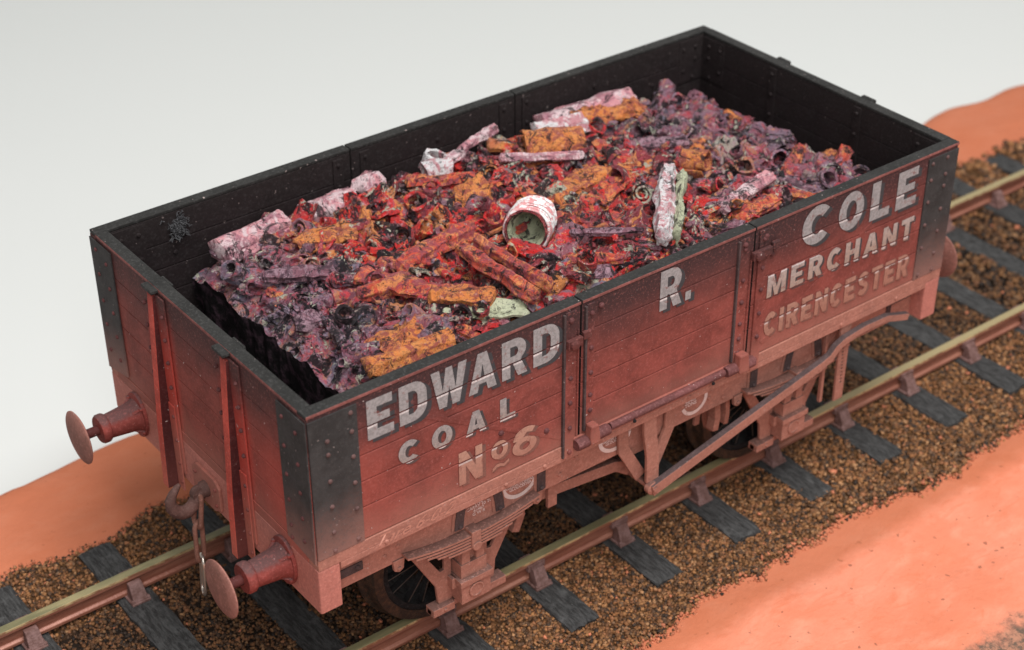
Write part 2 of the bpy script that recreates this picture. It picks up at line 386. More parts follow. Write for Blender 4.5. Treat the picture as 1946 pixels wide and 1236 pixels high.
Rx = np.zeros((N, 3, 3)); Rx[:, 1, 1] = ca[:, 1]; Rx[:, 1, 2] = -sa[:, 1]; Rx[:, 2, 1] = sa[:, 1]; Rx[:, 2, 2] = ca[:, 1]; Rx[:, 0, 0] = 1
Rm = Rz@Rx
sh = base[None]*NR.uniform(.45, 1.0, (N, 8, 1))*NR.uniform(.55, 1.05, (N, 1, 3))
V = np.einsum('nij,nkj->nki', Rm, sh)*P[:, None, 2:3] + np.stack([P[:, 0], P[:, 1], zz], 1)[:, None]
V = V.reshape(-1, 3)*S; F = (quads[None]+np.arange(N)[:, None, None]*8).reshape(-1)
me = bpy.data.meshes.new('ballast'); me.vertices.add(len(V)); me.vertices.foreach_set('co', V.ravel())
nf = N*6; me.loops.add(nf*4); me.loops.foreach_set('vertex_index', F); me.polygons.add(nf)
me.polygons.foreach_set('loop_start', np.arange(0, nf*4, 4)); me.update(calc_edges=True); me.validate()
pal = np.array([(.33, .16, .06), (.26, .115, .042), (.42, .23, .105), (.15, .072, .03), (.11, .060, .032), (.05, .034, .024), (.36, .16, .07), (.22, .13, .07)])
w = np.array([.18, .2, .08, .18, .15, .10, .07, .04]); ci = NR.choice(len(pal), N, p=w/w.sum())
tc = pal[ci]*NR.uniform(.65, 1.15, (N, 1))*np.array([.97, .92, .95])
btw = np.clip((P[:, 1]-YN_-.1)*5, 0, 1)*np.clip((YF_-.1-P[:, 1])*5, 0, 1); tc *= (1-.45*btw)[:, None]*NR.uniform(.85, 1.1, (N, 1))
# stones kicked to the plaster edge carry its orange paint
ed = np.minimum(P[:, 1]-np.array([bal_near(x) for x in P[:, 0]]), np.array([bal_far(x) for x in P[:, 0]])-P[:, 1])
orr = (NR.uniform(0, 1, N) < np.clip(.55-ed*2.2, .008, 1)) ; tc[orr] = np.array([.62, .21, .11])*NR.uniform(.6, 1.05, (orr.sum(), 1))
cols = np.repeat(np.concatenate([tc, np.ones((N, 1))], 1), 8, 0)
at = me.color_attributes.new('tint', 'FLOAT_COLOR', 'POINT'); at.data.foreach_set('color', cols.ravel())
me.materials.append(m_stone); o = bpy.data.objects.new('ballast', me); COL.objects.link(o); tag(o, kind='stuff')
# white sweep behind the diorama
b = MB(); vs = []; fs = []
prof = [(-60, -1.6)] + [(60, -1.6)] + [(60+25*math.sin(a), 23.4-25*math.cos(a)) for a in np.linspace(.05, 1.55, 16)] + [(85, 120)]
dx = Vector((math.cos(yaw), math.sin(yaw), 0)); px = Vector((math.sin(yaw), -math.cos(yaw), 0))
for d, z in prof:
    for sx in (-180, 180):
        p = dx*d + px*sx; vs.append((p.x, p.y, z))
for i in range(len(prof)-1): fs.append((2*i, 2*i+1, 2*i+3, 2*i+2))
b.add(vs, fs); tag(b.build('backdrop', m_back, smooth=True), kind='structure')

# ------------------------------------------------------------------ track
YN, YF = 1.555, 6.245          # rail centre lines
def rail(y, label):
    hw = .097; prof = [(-hw, 0), (hw, 0), (hw+.012, -.045), (hw+.012, -.11), (.045, -.165), (.045, -.36), (.105, -.40), (.105, -.47), (-.105, -.47), (-.105, -.40), (-.045, -.36), (-.045, -.165), (-hw-.012, -.11), (-hw-.012, -.045)]
    b = MB(); n = len(prof); xs = np.linspace(-16, 46, 60); vs = []; fs = []; ms = []
    for x in xs:
        for a, z in prof: vs.append((x, y+a, z))
    for i in range(len(xs)-1):
        for k in range(n): fs.append((i*n+k, i*n+(k+1) % n, (i+1)*n+(k+1) % n, (i+1)*n+k)); ms.append(1 if k == 0 else 2 if k in (1, 13) else 0)
    b.add(vs, fs, ms)
    o = b.build('rail', [m_railside, m_railtop, m_railedge], org=(8, y, -.47), bevel=.012)
    tag(o, label, 'rail', 'running rails of the track')
rail(YN, 'brass topped rail nearest the camera, under the lettered side of the wagon')
rail(YF, 'brass topped rail behind, running under the far wheels and past the left buffer')
def sleeper_mesh(seed):
    b = MB(); nl, nw, nh = 60, 7, 3; hx, hy, h = .37, 4.14, .22
    vs = []; fs = []; idx = {}
    def key(i, j, k):
        if (i, j, k) not in idx:
            x = -hx+2*hx*i/nw; y = -hy+2*hy*j/nl; z = -h+h*k/nh
            gz = .022*fbm(x*9+seed*7, y*.8, seed) + .015*fbm(x*3, y*3, seed+4)
            x2 = x + (.03*fbm(y*2, z*4, seed+9) if i in (0, nw) else 0)
            y2 = y + (.06*fbm(x*4, z*4, seed+19) if j in (0, nl) else 0)
            if k == nh and i in (0, nw): gz -= .02
            if k == nh and j in (0, nl): gz -= .025
            idx[(i, j, k)] = len(vs); vs.append((x2, y2, z+(gz if k == nh else 0)))
        return idx[(i, j, k)]
    for i in range(nw):
        for j in range(nl): fs.append((key(i, j, nh), key(i+1, j, nh), key(i+1, j+1, nh), key(i, j+1, nh)))
    for j in range(nl):
        for k in range(nh):
            fs.append((key(0, j, k), key(0, j, k+1), key(0, j+1, k+1), key(0, j+1, k)))
            fs.append((key(nw, j, k), key(nw, j+1, k), key(nw, j+1, k+1), key(nw, j, k+1)))
    for i in range(nw):
        for k in range(nh):
            fs.append((key(i, 0, k), key(i+1, 0, k), key(i+1, 0, k+1), key(i, 0, k+1)))
            fs.append((key(i, nl, k), key(i, nl, k+1), key(i+1, nl, k+1), key(i+1, nl, k)))
    b.add(vs, fs); return b
def chair_mb(y):
    b = MB(); s = -1 if y < 0 else 1
    b.box(-.21, .21, y-.46, y+.46, -.01, .055)
    for sg in (-1, 1):
        a = y+sg*.125; o_ = y+sg*.33; t = .40
        for w0, w1 in ((-.165, .165),):
            vs = [(w0, a, .05), (w1, a, .05), (w1, y+sg*.43, .05), (w0, y+sg*.43, .05), (w0*.85, a, t), (w1*.85, a, t), (w1*.85, y+sg*.25, t), (w0*.85, y+sg*.25, t)]
            b.add(vs, [(0, 3, 2, 1), (4, 5, 6, 7), (0, 1, 5, 4), (1, 2, 6, 5), (2, 3, 7, 6), (3, 0, 4, 7)])
        for xx in (-.17, .17): b.rivet((xx, y+sg*.40, .05), (0, 0, 1), .05, .06)
    return b
def key_mb(y):
    b = MB(); s = -1 if y < 0 else 1
    b.box(-.20, .24, *sorted((y+s*.05, y+s*.16)), .30, .46); return b
ZS = -.52
names = ['leftmost', 'second from left', 'third from left']
slabels = {
 -4: 'dark timber sleeper crossing the bottom left corner, left of the hanging chain',
 -3: 'dark timber sleeper running from the far orange bank to just left of the near buffer',
 -2: 'dark timber sleeper passing under the near buffer and the salmon headstock corner',
 -1: 'dark timber sleeper end at the bottom edge, directly below the front axlebox',
 0: 'dark timber sleeper end just right of the front axlebox, under the painted word COAL',
 1: 'dark timber sleeper end below the brake hanger, under the painted figure six',
 2: 'dark timber sleeper end just right of the brake lever pivot',
 3: 'dark rounded sleeper end below the middle of the long brake lever',
 4: 'dark timber sleeper end under the rear axlebox',
 5: 'dark timber sleeper end right of the rear axlebox, below the perforated lever guide',
 6: 'dark timber sleeper end below the rear headstock corner',
 7: 'dark timber sleeper end, the first one wholly past the rear buffer',
 8: 'blurred dark sleeper cut by the right edge, below the brass rail',
 9: 'blurred dark sleeper crossing behind the rear buffer head towards the right edge',
 10: 'blurred dark sleeper at right edge above the rear buffer, second behind the wagon',
 11: 'blurred dark sleeper near the far orange bank, third behind the wagon',
 12: 'blurred dark sleeper farthest along the track at the right edge'}
proto = None
for k in range(-4, 13):
    x = 5.88+2.27*k
    lab = slabels[k]
    t = empty('sleeper', (x, 3.9, ZS), lab, 'sleeper', 'sleepers under the track')
    mbs = sleeper_mesh(k+20); mbs.v = [(a+x, bb+3.9, c_+ZS) for a, bb, c_ in mbs.v]
    mbs.build('timber', m_sleeper, t, smooth=True)
    if proto is None:
        proto = []
        for y in (YN-3.9, YF-3.9):
            c0 = chair_mb(y); c0.v = [(a+x, bb+3.9, c_+ZS) for a, bb, c_ in c0.v]; ch = c0.build('rail_chair', m_chair, t, bevel=.02)
            k0 = key_mb(y); k0.v = [(a+x, bb+3.9, c_+ZS) for a, bb, c_ in k0.v]; ky = k0.build('rail_key', m_chair, ch, bevel=.015); proto.append((ch, ky))
    else:
        for ch, ky in proto:
            c2 = ch.copy(); COL.objects.link(c2); c2.parent = t; k2 = ky.copy(); COL.objects.link(k2); k2.parent = c2

# ------------------------------------------------------------------ wagon body
L, W, H = 16.0, 7.8, 7.07
T = .235
ZP = [4.02, 4.72, 5.27, 5.82, 6.37, 7.0]
wag = empty('coal_wagon', (8, 3.9, 0), 'weathered red open coal wagon lettered EDWARD R. COLE, standing on the track', 'wagon')
def planks(b, x0, x1, y0, y1, axis, inner, outer_mi=0, inner_mi=1):
    for i in range(5):
        z0, z1 = ZP[i]+.006, ZP[i+1]-.006
        b.box(x0, x1, y0, y1, z0, z1, outer_mi, {inner: inner_mi} | ({'-x': inner_mi, '+x': inner_mi} if axis == 'x' else {}) | ({'-z': inner_mi, '+z': inner_mi} if inner in ('-y', '-x') else {}))
    if axis == 'x': b.box(x0+.02, x1-.02, y0+.024, y1-.024, ZP[0]+.02, ZP[-1]-.02, inner_mi, {'-y': outer_mi} if inner == '+y' else None)
    else: b.box(x0+.024, x1-.024, y0+.02, y1-.02, ZP[0]+.02, ZP[-1]-.02, inner_mi, {'-x': outer_mi} if inner == '+x' else None)
for near in (True, False):
    y0, y1 = (0, T) if near else (W-T, W)
    inner = '+y' if near else '-y'
    b = MB()
    planks(b, 0.004, 5.765, y0, y1, 'x', inner); sd = b.build('body_side', [m_side, m_inner], wag, bevel=.016)
    b = MB(); planks(b, 10.135, L-.004, y0, y1, 'x', inner); sd2 = b.build('body_side', [m_side, m_inner], wag, bevel=.016)
    b = MB(); planks(b, 5.80, 10.10, y0, y1, 'x', inner); dr = b.build('drop_door', [m_side, m_inner], wag, bevel=.016)
    if near: near_side, near_door, near_side2 = sd, dr, sd2
    else: far_side, far_door, far_side2 = sd, dr, sd2
for front in (True, False):
    x0, x1 = (0.0, T) if front else (L-T, L)
    b = MB(); planks(b, x0, x1, T+.004, W-T-.004, 'y', '+x' if front else '-x')
    e = b.build('body_end', [m_end, m_inner], wag, bevel=.016)
    # corner lap closing the end grain
    if front: front_end = e
    else: rear_end = e
# end skins so that the end faces run flush to the corner
b = MB()
for i in range(5):
    for (ya, yb) in ((-.0, T), (W-T, W)):
        b.box(-.012, .003, ya+.012, yb-.001, ZP[i]+.006, ZP[i+1]-.006, 0)
b.build('end_lap', m_end, front_end)
# floor
MB().box(T, L-T, T, W-T, 3.95, 4.06).build('floor', m_inner, wag)
# capping rails: near side three lengths, far side three lengths, two ends
def cap(name, x0, x1, y0, y1, outer):
    b = MB(); b.box(x0, x1, y0, y1, 7.0, H, 0, {outer: 1}); return b.build(name, [m_rim, m_band], wag, bevel=.014)
o_ = .018
for ya, yb, outer in ((-o_, T+.005, '-y'), (W-T-.005, W+o_, '+y')):
    for xa, xb in ((-o_+.01, 5.77), (5.80, 10.10), (10.13, L+o_-.01)): cap('side_capping', xa, xb, ya, yb, outer)
b = MB(); b.box(-o_, T+.005, T+.009, W-T-.009, 7.0, H+.002, 0, {'-x': 1})
for yc in (2.6, 5.2): b.box(-.17, -o_, yc-.20, yc+.20, 7.0, H-.004, 0); b.box(T+.007, T+.06, yc-.20, yc+.20, 6.99, H-.004, 0)
b.build('end_capping', [m_rim, m_band], wag, bevel=.014)
b = MB(); b.box(L-T-.005, L+o_, T+.009, W-T-.009, 7.0, H+.002, 0)
for yc in (2.6, 5.2): b.box(L+o_, L+.13, yc-.18, yc+.18, 6.96, H+.01, 0)
b.build('end_capping', [m_rim, m_band], wag, bevel=.014)

# corner irons (outside) with rivets
def corner_plate_side(near, x0, x1, rcols, parent):
    b = MB(); y = 0 if near else W
    s = -1 if near else 1
    b.box(x0, x1, min(y+s*.028, y), max(y+s*.028, y), 4.03, 6.93)
    r = MB()
    for xc, zs in rcols:
        for z in zs: b.rivet((xc, y+s*.028, z), (0, s, 0), .046, .038, 1)
    return b.build('corner_plate', [m_plate, m_rivet], parent)
zr1 = [6.83, 6.44, 6.16, 5.61, 5.07, 4.52, 4.11]; zr2 = [6.81, 6.43, 5.91, 5.36, 4.80, 4.13]
b = None
cpn = corner_plate_side(True, .004, .955, [(.35, zr1[1:]), (.83, zr2), ], near_side)
corner_plate_side(True, L-.92, L-.004, [(L-.35, zr1), (L-.80, zr2)], near_side2)
def corner_plate_end(y0, y1, cols, x, s, parent, zb):
    b = MB(); b.plate([(y0, 6.93), (y1, 6.93), (y1, zb[1]), (y0, zb[0])], x, x+s*.028, plane='yz')
    for yc, zs in cols:
        for z in zs: b.rivet((x+s*.028, yc, z), (s, 0, 0), .045, .035, 1)
    return b.build('corner_plate', [m_plate, m_rivd], parent)
corner_plate_end(.004, .90, [(.30, [6.6, 5.95, 5.35, 4.8, 4.3]), (.72, [6.7, 6.1, 5.5, 4.95, 4.4, 4.12])], -.014, -1, front_end, (3.95, 4.05))
corner_plate_end(6.93, W-.004, [(7.15, [6.6, 6.05, 5.5, 4.95, 4.4]), (7.55, [6.75, 6.2, 5.6, 5.05, 4.45])], -.014, -1, front_end, (4.1, 3.92))
# inside corner knees and strapping
for xc in (T, L-T):
    s = 1 if xc < 8 else -1
    for yc, t_ in ((T, 1), (W-T, -1)):
        b = MB()
        xs_ = sorted((xc+s*.002, xc+s*.75)); ys_ = sorted((yc, yc+t_*.02)); b.box(xs_[0], xs_[1], ys_[0], ys_[1], 5.9, 6.96)
        xs_ = sorted((xc, xc+s*.02)); ys_ = sorted((yc+t_*.024, yc+t_*.75)); b.box(xs_[0], xs_[1], ys_[0], ys_[1], 5.9, 6.96)
        for d_, z in ((.25, 6.75), (.62, 6.75), (.25, 6.45), (.62, 6.2), (.3, 5.98)):
            b.rivet((xc+s*d_, yc+t_*.02, z), (0, t_, 0), .05, .035); b.rivet((xc+s*.02, yc+t_*d_, z), (s, 0, 0), .05, .035)
        b.build('corner_knee', m_inner, wag, bevel=.008)
for xc, par_ in ((5.45, far_side), (6.12, far_door), (9.78, far_door), (10.42, far_side2)):
    b = MB(); b.box(xc-.12, xc+.12, W-T-.035, W-T, 4.1, 6.93)
    for z in (6.8, 6.3, 5.7, 5.1): b.rivet((xc, W-T-.035, z), (0, -1, 0), .05, .04)
    b.build('inner_strap', m_inner, par_, bevel=.008)
b = MB()
for xc, zs in ((1.6, (6.6, 6.1)), (3.4, (6.05,)), (8, (6.1, 6.6)), (12.4, (6.6, 6.0)), (14.2, (6.1,)), (2.5, (6.0,)), (4.3, (5.9,))):
    for z in zs: b.rivet((xc, W-T, z), (0, -1, 0), .055, .035)
b.build('plank_bolts', m_inner, far_side)
for yc in (2.6, 5.2):
    b = MB(); b.box(L-T-.03, L-T, yc-.11, yc+.11, 4.1, 6.95)
    for z in (6.8, 6.3, 5.8, 5.3): b.rivet((L-T-.03, yc, z), (-1, 0, 0), .05, .04)
    b.build('inner_strap', m_inner, rear_end, bevel=.008)

# end stanchions (T iron on a riveted flange)
for sgn, parent, xf in ((-1, front_end, -.014), (1, rear_end, L)):
    for yc in (2.55, 5.22):
        p = MB(); p.box(*sorted((xf, xf+sgn*.035)), yc-.42, yc+.42, 3.0, 6.93)
        p.box(*sorted((xf+sgn*.035, xf+sgn*.06)), yc-.34, yc+.34, 2.55, 4.55)
        for z in (6.55, 6.05, 5.55, 5.0, 4.3, 3.75, 3.2, 2.75):
            for q in (-.36, .36): p.rivet((xf+sgn*.05, yc+q*(.95 if z > 4.6 else .78), z), (sgn, 0, 0), .045, .04, 1)
        fl = p.build('stanchion_flange', [m_end, m_rivd], parent, bevel=.008)
        w_ = MB(); d0, d1 = .10, .62; wy = .11
        vs = []
        for (z, d) in ((6.90, .09), (6.0, .14), (4.0, .25), (2.58, .29)):
            for yy in (yc-wy, yc+wy): vs += [(xf+sgn*.03, yy, z), (xf+sgn*d, yy, z)]
        fs = []; ms = []
        for k in range(3):
            a = 4*k
            fs += [(a, a+1, a+5, a+4), (a+2, a+6, a+7, a+3), (a+1, a+3, a+7, a+5)]; ms += [1, 1, 0]  # bright front, dark sides: the web's shading is put into its colours
        fs += [(0, 2, 3, 1), (12, 13, 15, 14)]; ms += [0, 0]
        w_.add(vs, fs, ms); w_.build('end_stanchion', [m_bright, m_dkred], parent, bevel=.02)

# curb rail, headstocks, solebars
for ya, yb in ((-.018, .30), (W-.30, W+.018)):
    b = MB(); b.box(.0, L, ya, yb, 3.79, 4.012); b.box(.445, L-.445, ya, yb, 3.65, 3.79)
    for x in ([1.4, 4.05, 4.95, 8.6, 12.9, 14.6] if ya < 1 else []): b.rivet((x, ya, 3.76), (0, -1, 0), .05, .03)
    cr_ = b.build('curb_rail', m_curb, wag, bevel=.012)
    if ya < 1: curb = cr_
MB().box(-.010, L+.01, .302, W-.302, 3.79, 4.014).build('end_sill', m_end, wag, bevel=.01)
hs = []
for xa, xb in ((-.012, .435), (L-.435, L+.012)):
    b = MB(); b.plate([(-.012, 3.786), (W+.012, 3.786), (W+.012, 2.95), (W-.10, 2.81), (.012, 2.80), (-.012, 2.83)], xa, xb, plane='yz')
    hs.append(b.build('headstock', m_head, wag, bevel=.03))
sol = []
YS = .33
for ya, yb in ((YS, YS+.22), (W-YS-.22, W-YS)):
    b = MB(); b.box(.44, L-.44, ya, yb, 2.84, 3.652)
    if ya < 1:
        for x, z in ((1.55, 3.1), (1.85, 3.2), (6.0, 3.3), (9.5, 3.15), (9.9, 3.0), (13.3, 3.3), (5.6, 3.05)): b.rivet((x, ya, z), (0, -1, 0), .055, .04)
    sol.append(b.build('solebar', m_curb, wag, bevel=.01))
b = MB(); b.box(.46, 1.08, YS-.03, YS, 3.08, 3.27); b.rivet((.96, YS-.03, 3.18), (0, -1, 0), .06, .04); b.build('bolt_plate', m_rodtop, sol[0], bevel=.01)
b = MB(); b.box(14.75, 15.5, YS-.04, YS, 3.32, 3.42); b.box(14.75, 14.88, YS-.04, YS, 3.05, 3.32); b.build('bolt_plate', m_rodtop, sol[0], bevel=.01)
# shackle irons on the solebar
for xc, lean in ((3.20, .10), (4.12, -.10), (5.12, 0), (10.72, 0), (11.72, .12), (12.62, -.12)):
    b = MB(); pts_ = [(xc+lean*1.4, 3.64), (xc+lean*.5, 3.40), (xc, 3.15), (xc-lean*.2, 2.93)]
    for hx_, m_, yo, xo in ((.10, 1, .05, 0), (.14, 0, .025, -.02)):
        poly = [(x-hx_+xo, z) for x, z in pts_] + [(x+hx_+xo*.2, z) for x, z in reversed(pts_)]
        b.plate(poly, YS-yo, YS-(.0 if m_ == 0 else .026), mi=m_)
    b.rivet((xc, YS-.05, 2.99), (0, -1, 0), .05, .05, 1)
    b.build('solebar_strap', [m_frame, m_rodtop], sol[0], bevel=.008)
for p0, p1 in (((2.0, 3.54), (2.98, 3.54)),):
    MB().box(p0[0], p1[0], YS-.02, YS, p0[1]-.03, p0[1]+.02).build('bolt_plate', m_dkred, sol[0])
# cross members and floor underside so the body reads solid from below
for x in (3.0, 5.4, 7.9, 10.2, 12.6): MB().box(x-.2, x+.2, YS+.23, W-YS-.23, 3.0, 3.9).build('cross_member', m_frame, wag)

# ------------------------------------------------------------------ straps, hinges and door furniture on the lettered side
def strap(x0, x1, z0, z1, rv, parent, edge_dark, xc=None, y=-.04):
    b = MB(); b.box(x0, x1, y, .002, z0, z1)
    if edge_dark == 'l': b.box(x0-.05, x0-.002, y-.02, .002, z0+.05, z1-.02, 1)
    for z in rv: b.rivet(((x0+x1)/2 if xc is None else xc, y, z), (0, -1, 0), .052, .045, 2)
    return b.build('side_strap', [m_side, m_rodtop, m_rivd], parent, bevel=.01)
zrv = [6.72, 6.05, 5.55, 5.0, 4.5, 3.95]
strap(5.40, 5.64, 3.70, 6.95, [6.75, 6.2, 5.52, 4.97, 4.4, 3.84], near_side, 'l')
strap(5.90, 6.08, 4.12, 6.95, [6.75, 6.0, 5.45, 4.95, 4.6, 4.3], near_door, 'l', xc=6.0)
strap(9.70, 9.95, 4.10, 6.93, [6.7, 6.0, 5.5, 5.0, 4.65, 4.32], near_door, 'l')
strap(10.22, 10.46, 3.70, 6.95, [6.75, 6.1, 5.6, 5.05, 4.5, 3.95], near_side2, None)
strap(5.70, 5.74, 4.0, 6.5, [], near_side, None, y=-.02); strap(10.02, 10.07, 4.0, 6.6, [], near_door, None, y=-.02)
# door catches
for xa, xb, z in ((5.40, 5.74, 6.30), (10.0, 10.5, 6.48)):
    b = MB(); b.box(xa, xb, -.13, -.04, z-.09, z+.09); b.lathe([(0, .1), (.07, .1), (.09, .05)], (xa+.13, -.12, z), (0, -1, 0), 12)
    b.box(xb+.03, xb+.22, -.11, -.03, z-.02, z+.14); b.build('door_catch', [m_side], near_door, bevel=.015)
for x, z, q in ((5.52, 6.78, 0), (6.22, 6.83, 0), (9.82, 6.80, 0), (10.38, 6.80, 0), (10.62, 6.3, 0), (5.0, 4.55, 0), (3.95, 4.97, 0)):
    MB().rivet((x, -.04 if 5.4 < x < 10.5 else 0, z), (0, -1, 0), .06, .05).build('bolt', m_rivd, near_side if x < 5.7 else near_door if x < 10.12 else near_side2)
# hinge bar along the bottom of the door
b = MB()
def half(x0, x1, z=4.06, r=.115, mi=0): b.lathe([(0, r*.9), (.03, r), (x1-x0-.03, r), (x1-x0, r*.9)], (x0, -.11, z), (1, 0, 0), 14, mi)
half(5.62, 5.92, 3.98, .12); half(6.12, 6.42, 4.02); half(6.46, 9.42, 4.05, .075); half(9.46, 9.80, 4.03); half(10.00, 10.22, 4.01, .12)
b.box(5.62, 10.2, -.05, .0, 3.86, 4.10, 1)
b.build('door_hinge', [weather('worn_hinge', (.17, .06, .058), None, None, speck=.9, grain=.5), m_side], near_door, smooth=True)
for x0, x1 in ((5.90, 6.12), (9.74, 10.0)):
    b = MB(); b.plate([(x0, 4.35), (x1-.04, 4.35), (x1, 4.1), (x1+.02, 3.92), (x0, 3.92), (x0-.02, 4.1)], -.24, -.05); b.build('hinge_knuckle', m_side, near_door, bevel=.03)
b = MB()
for x in (7.0, 9.05): b.lathe([(0, .04), (.02, .035)], (x, -.20, 3.99), (0, -1, .3), 8)
b.build('hinge_pin', m_whblk, near_door)
# diagonal braces across the fixed side panels
for p0, p1 in (((1.02, 6.86), (5.34, 4.22)), ((10.52, 4.25), (15.02, 6.86))):
    a = Vector((p0[0], 0, p0[1])); c_ = Vector((p1[0], 0, p1[1])); d = (c_-a).normalized(); n_ = Vector((-d.z, 0, d.x))
    b = MB(); hw = .055
    b.plate([((a+n_*hw).x, (a+n_*hw).z), ((c_+n_*hw*.6).x, (c_+n_*hw*.6).z), ((c_-n_*hw*.6).x, (c_-n_*hw*.6).z), ((a-n_*hw).x, (a-n_*hw).z)], -.007, .001)
    b.build('diagonal_brace', m_side, near_side if p0[0] < 5 else near_side2, bevel=.005)

# ------------------------------------------------------------------ lettering
def arc(cx, cy_, rx, ry, a0, a1, n=12):
    return [(cx+rx*math.cos(math.radians(a0+(a1-a0)*i/n)), cy_+ry*math.sin(math.radians(a0+(a1-a0)*i/n))) for i in range(n+1)]
def ring_band(cx, cy_, rx, ry, t, a0, a1, n=20):
    return arc(cx, cy_, rx, ry, a0, a1, n) + arc(cx, cy_, rx-t, ry-t*1.0, a1, a0, n)
def stroke_poly(c, t):
    a, b = [], []
    for i, (x, y) in enumerate(c):
        p = c[max(0, i-1)]; q = c[min(len(c)-1, i+1)]; dx, dy = q[0]-p[0], q[1]-p[1]; n = math.hypot(dx, dy); nx, ny = -dy/n*t/2, dx/n*t/2
        a.append((x+nx, y+ny)); b.append((x-nx, y-ny))
    return a+b[::-1]
GL = {
 'E': (.72, [([(0, 0), (.72, 0), (.72, .22), (.27, .22), (.27, .40), (.62, .40), (.62, .60), (.27, .60), (.27, .78), (.70, .78), (.70, 1), (0, 1)], [])]),
 'D': (.78, [([(0, 0), (.36, 0)] + arc(.38, .36, .40, .36, -80, 0, 6) + arc(.38, .64, .40, .36, 0, 80, 6) + [(.36, 1), (0, 1)], [[(.26, .21), (.26, .79), (.36, .79)] + arc(.36, .62, .16, .17, 80, 0, 4) + arc(.36, .38, .16, .17, 0, -80, 4) + [(.36, .21)]])]),
 'W': (1.12, [([(0, 1), (.24, 0), (.47, 0), (.56, .52), (.65, 0), (.88, 0), (1.12, 1), (.86, 1), (.76, .42), (.66, 1), (.46, 1), (.36, .42), (.26, 1)], [])]),
 'A': (.86, [([(0, 0), (.27, 0), (.32, .2), (.54, .2), (.59, 0), (.86, 0), (.57, 1), (.29, 1)], [[(.37, .38), (.43, .72), (.49, .38)]])]),
 'R': (.78, [([(0, 0), (.26, 0), (.26, .36), (.34, .36), (.50, 0), (.80, 0), (.60, .40)] + arc(.42, .70, .34, .30, -55, 90, 9) + [(0, 1)], [[(.26, .55), (.26, .80), (.40, .80)] + arc(.40, .675, .11, .125, 80, -80, 5) + [(.40, .55)]])]),
 'C': (.78, [(ring_band(.41, .5, .41, .5, .25, 42, 318, 22), [])]),
 'O': (.82, [(arc(.41, .5, .41, .5, 0, 345, 23), [arc(.41, .5, .17, .27, 0, 340, 17)])]),
 'L': (.64, [([(0, 0), (.64, 0), (.64, .22), (.27, .22), (.27, 1), (0, 1)], [])]),
 'M': (1.0, [([(0, 0), (.24, 0), (.24, .58), (.42, 0), (.58, 0), (.76, .58), (.76, 0), (1, 0), (1, 1), (.70, 1), (.5, .36), (.30, 1), (0, 1)], [])]),
 'N': (.82, [([(0, 0), (.24, 0), (.24, .55), (.56, 0), (.82, 0), (.82, 1), (.58, 1), (.58, .45), (.26, 1), (0, 1)], [])]),
 'H': (.80, [([(0, 0), (.26, 0), (.26, .39), (.54, .39), (.54, 0), (.80, 0), (.80, 1), (.54, 1), (.54, .61), (.26, .61), (.26, 1), (0, 1)], [])]),
 'T': (.74, [([(.24, 0), (.50, 0), (.50, .78), (.74, .78), (.74, 1), (0, 1), (0, .78), (.24, .78)], [])]),
 'I': (.26, [([(0, 0), (.26, 0), (.26, 1), (0, 1)], [])]),
 'S': (.72, [(stroke_poly(arc(.36, .715, .235, .175, 25, 250, 10)+[(.36, .52)]+arc(.36, .295, .235, .185, 70, -155, 10), .23), [])]),
 '6': (.74, [(arc(.37, .33, .37, .33, 130, 395, 20) + arc(.37, .36, .30, .29, 45, 100, 5) + [(.44, .80), (.60, .74), (.70, .90)] + arc(.42, .62, .40, .38, 65, 150, 6) + [(.02, .62)], [arc(.37, .33, .16, .15, 0, 340, 12)])]),
 '0': (.74, [(arc(.37, .5, .37, .5, 0, 345, 20), [arc(.37, .5, .15, .27, 0, 340, 14)])]),
 '.': (.24, [([(0, 0), (.24, 0), (.24, .22), (0, .22)], [])]),
 '~': (.9, [([(0, .0), (.25, .35), (.45, .32), (.62, .12), (.9, .45), (.9, .75), (.62, .42), (.45, .62), (.25, .68), (0, .3)], [])]),
}
GROOVES = ZP[1:5]
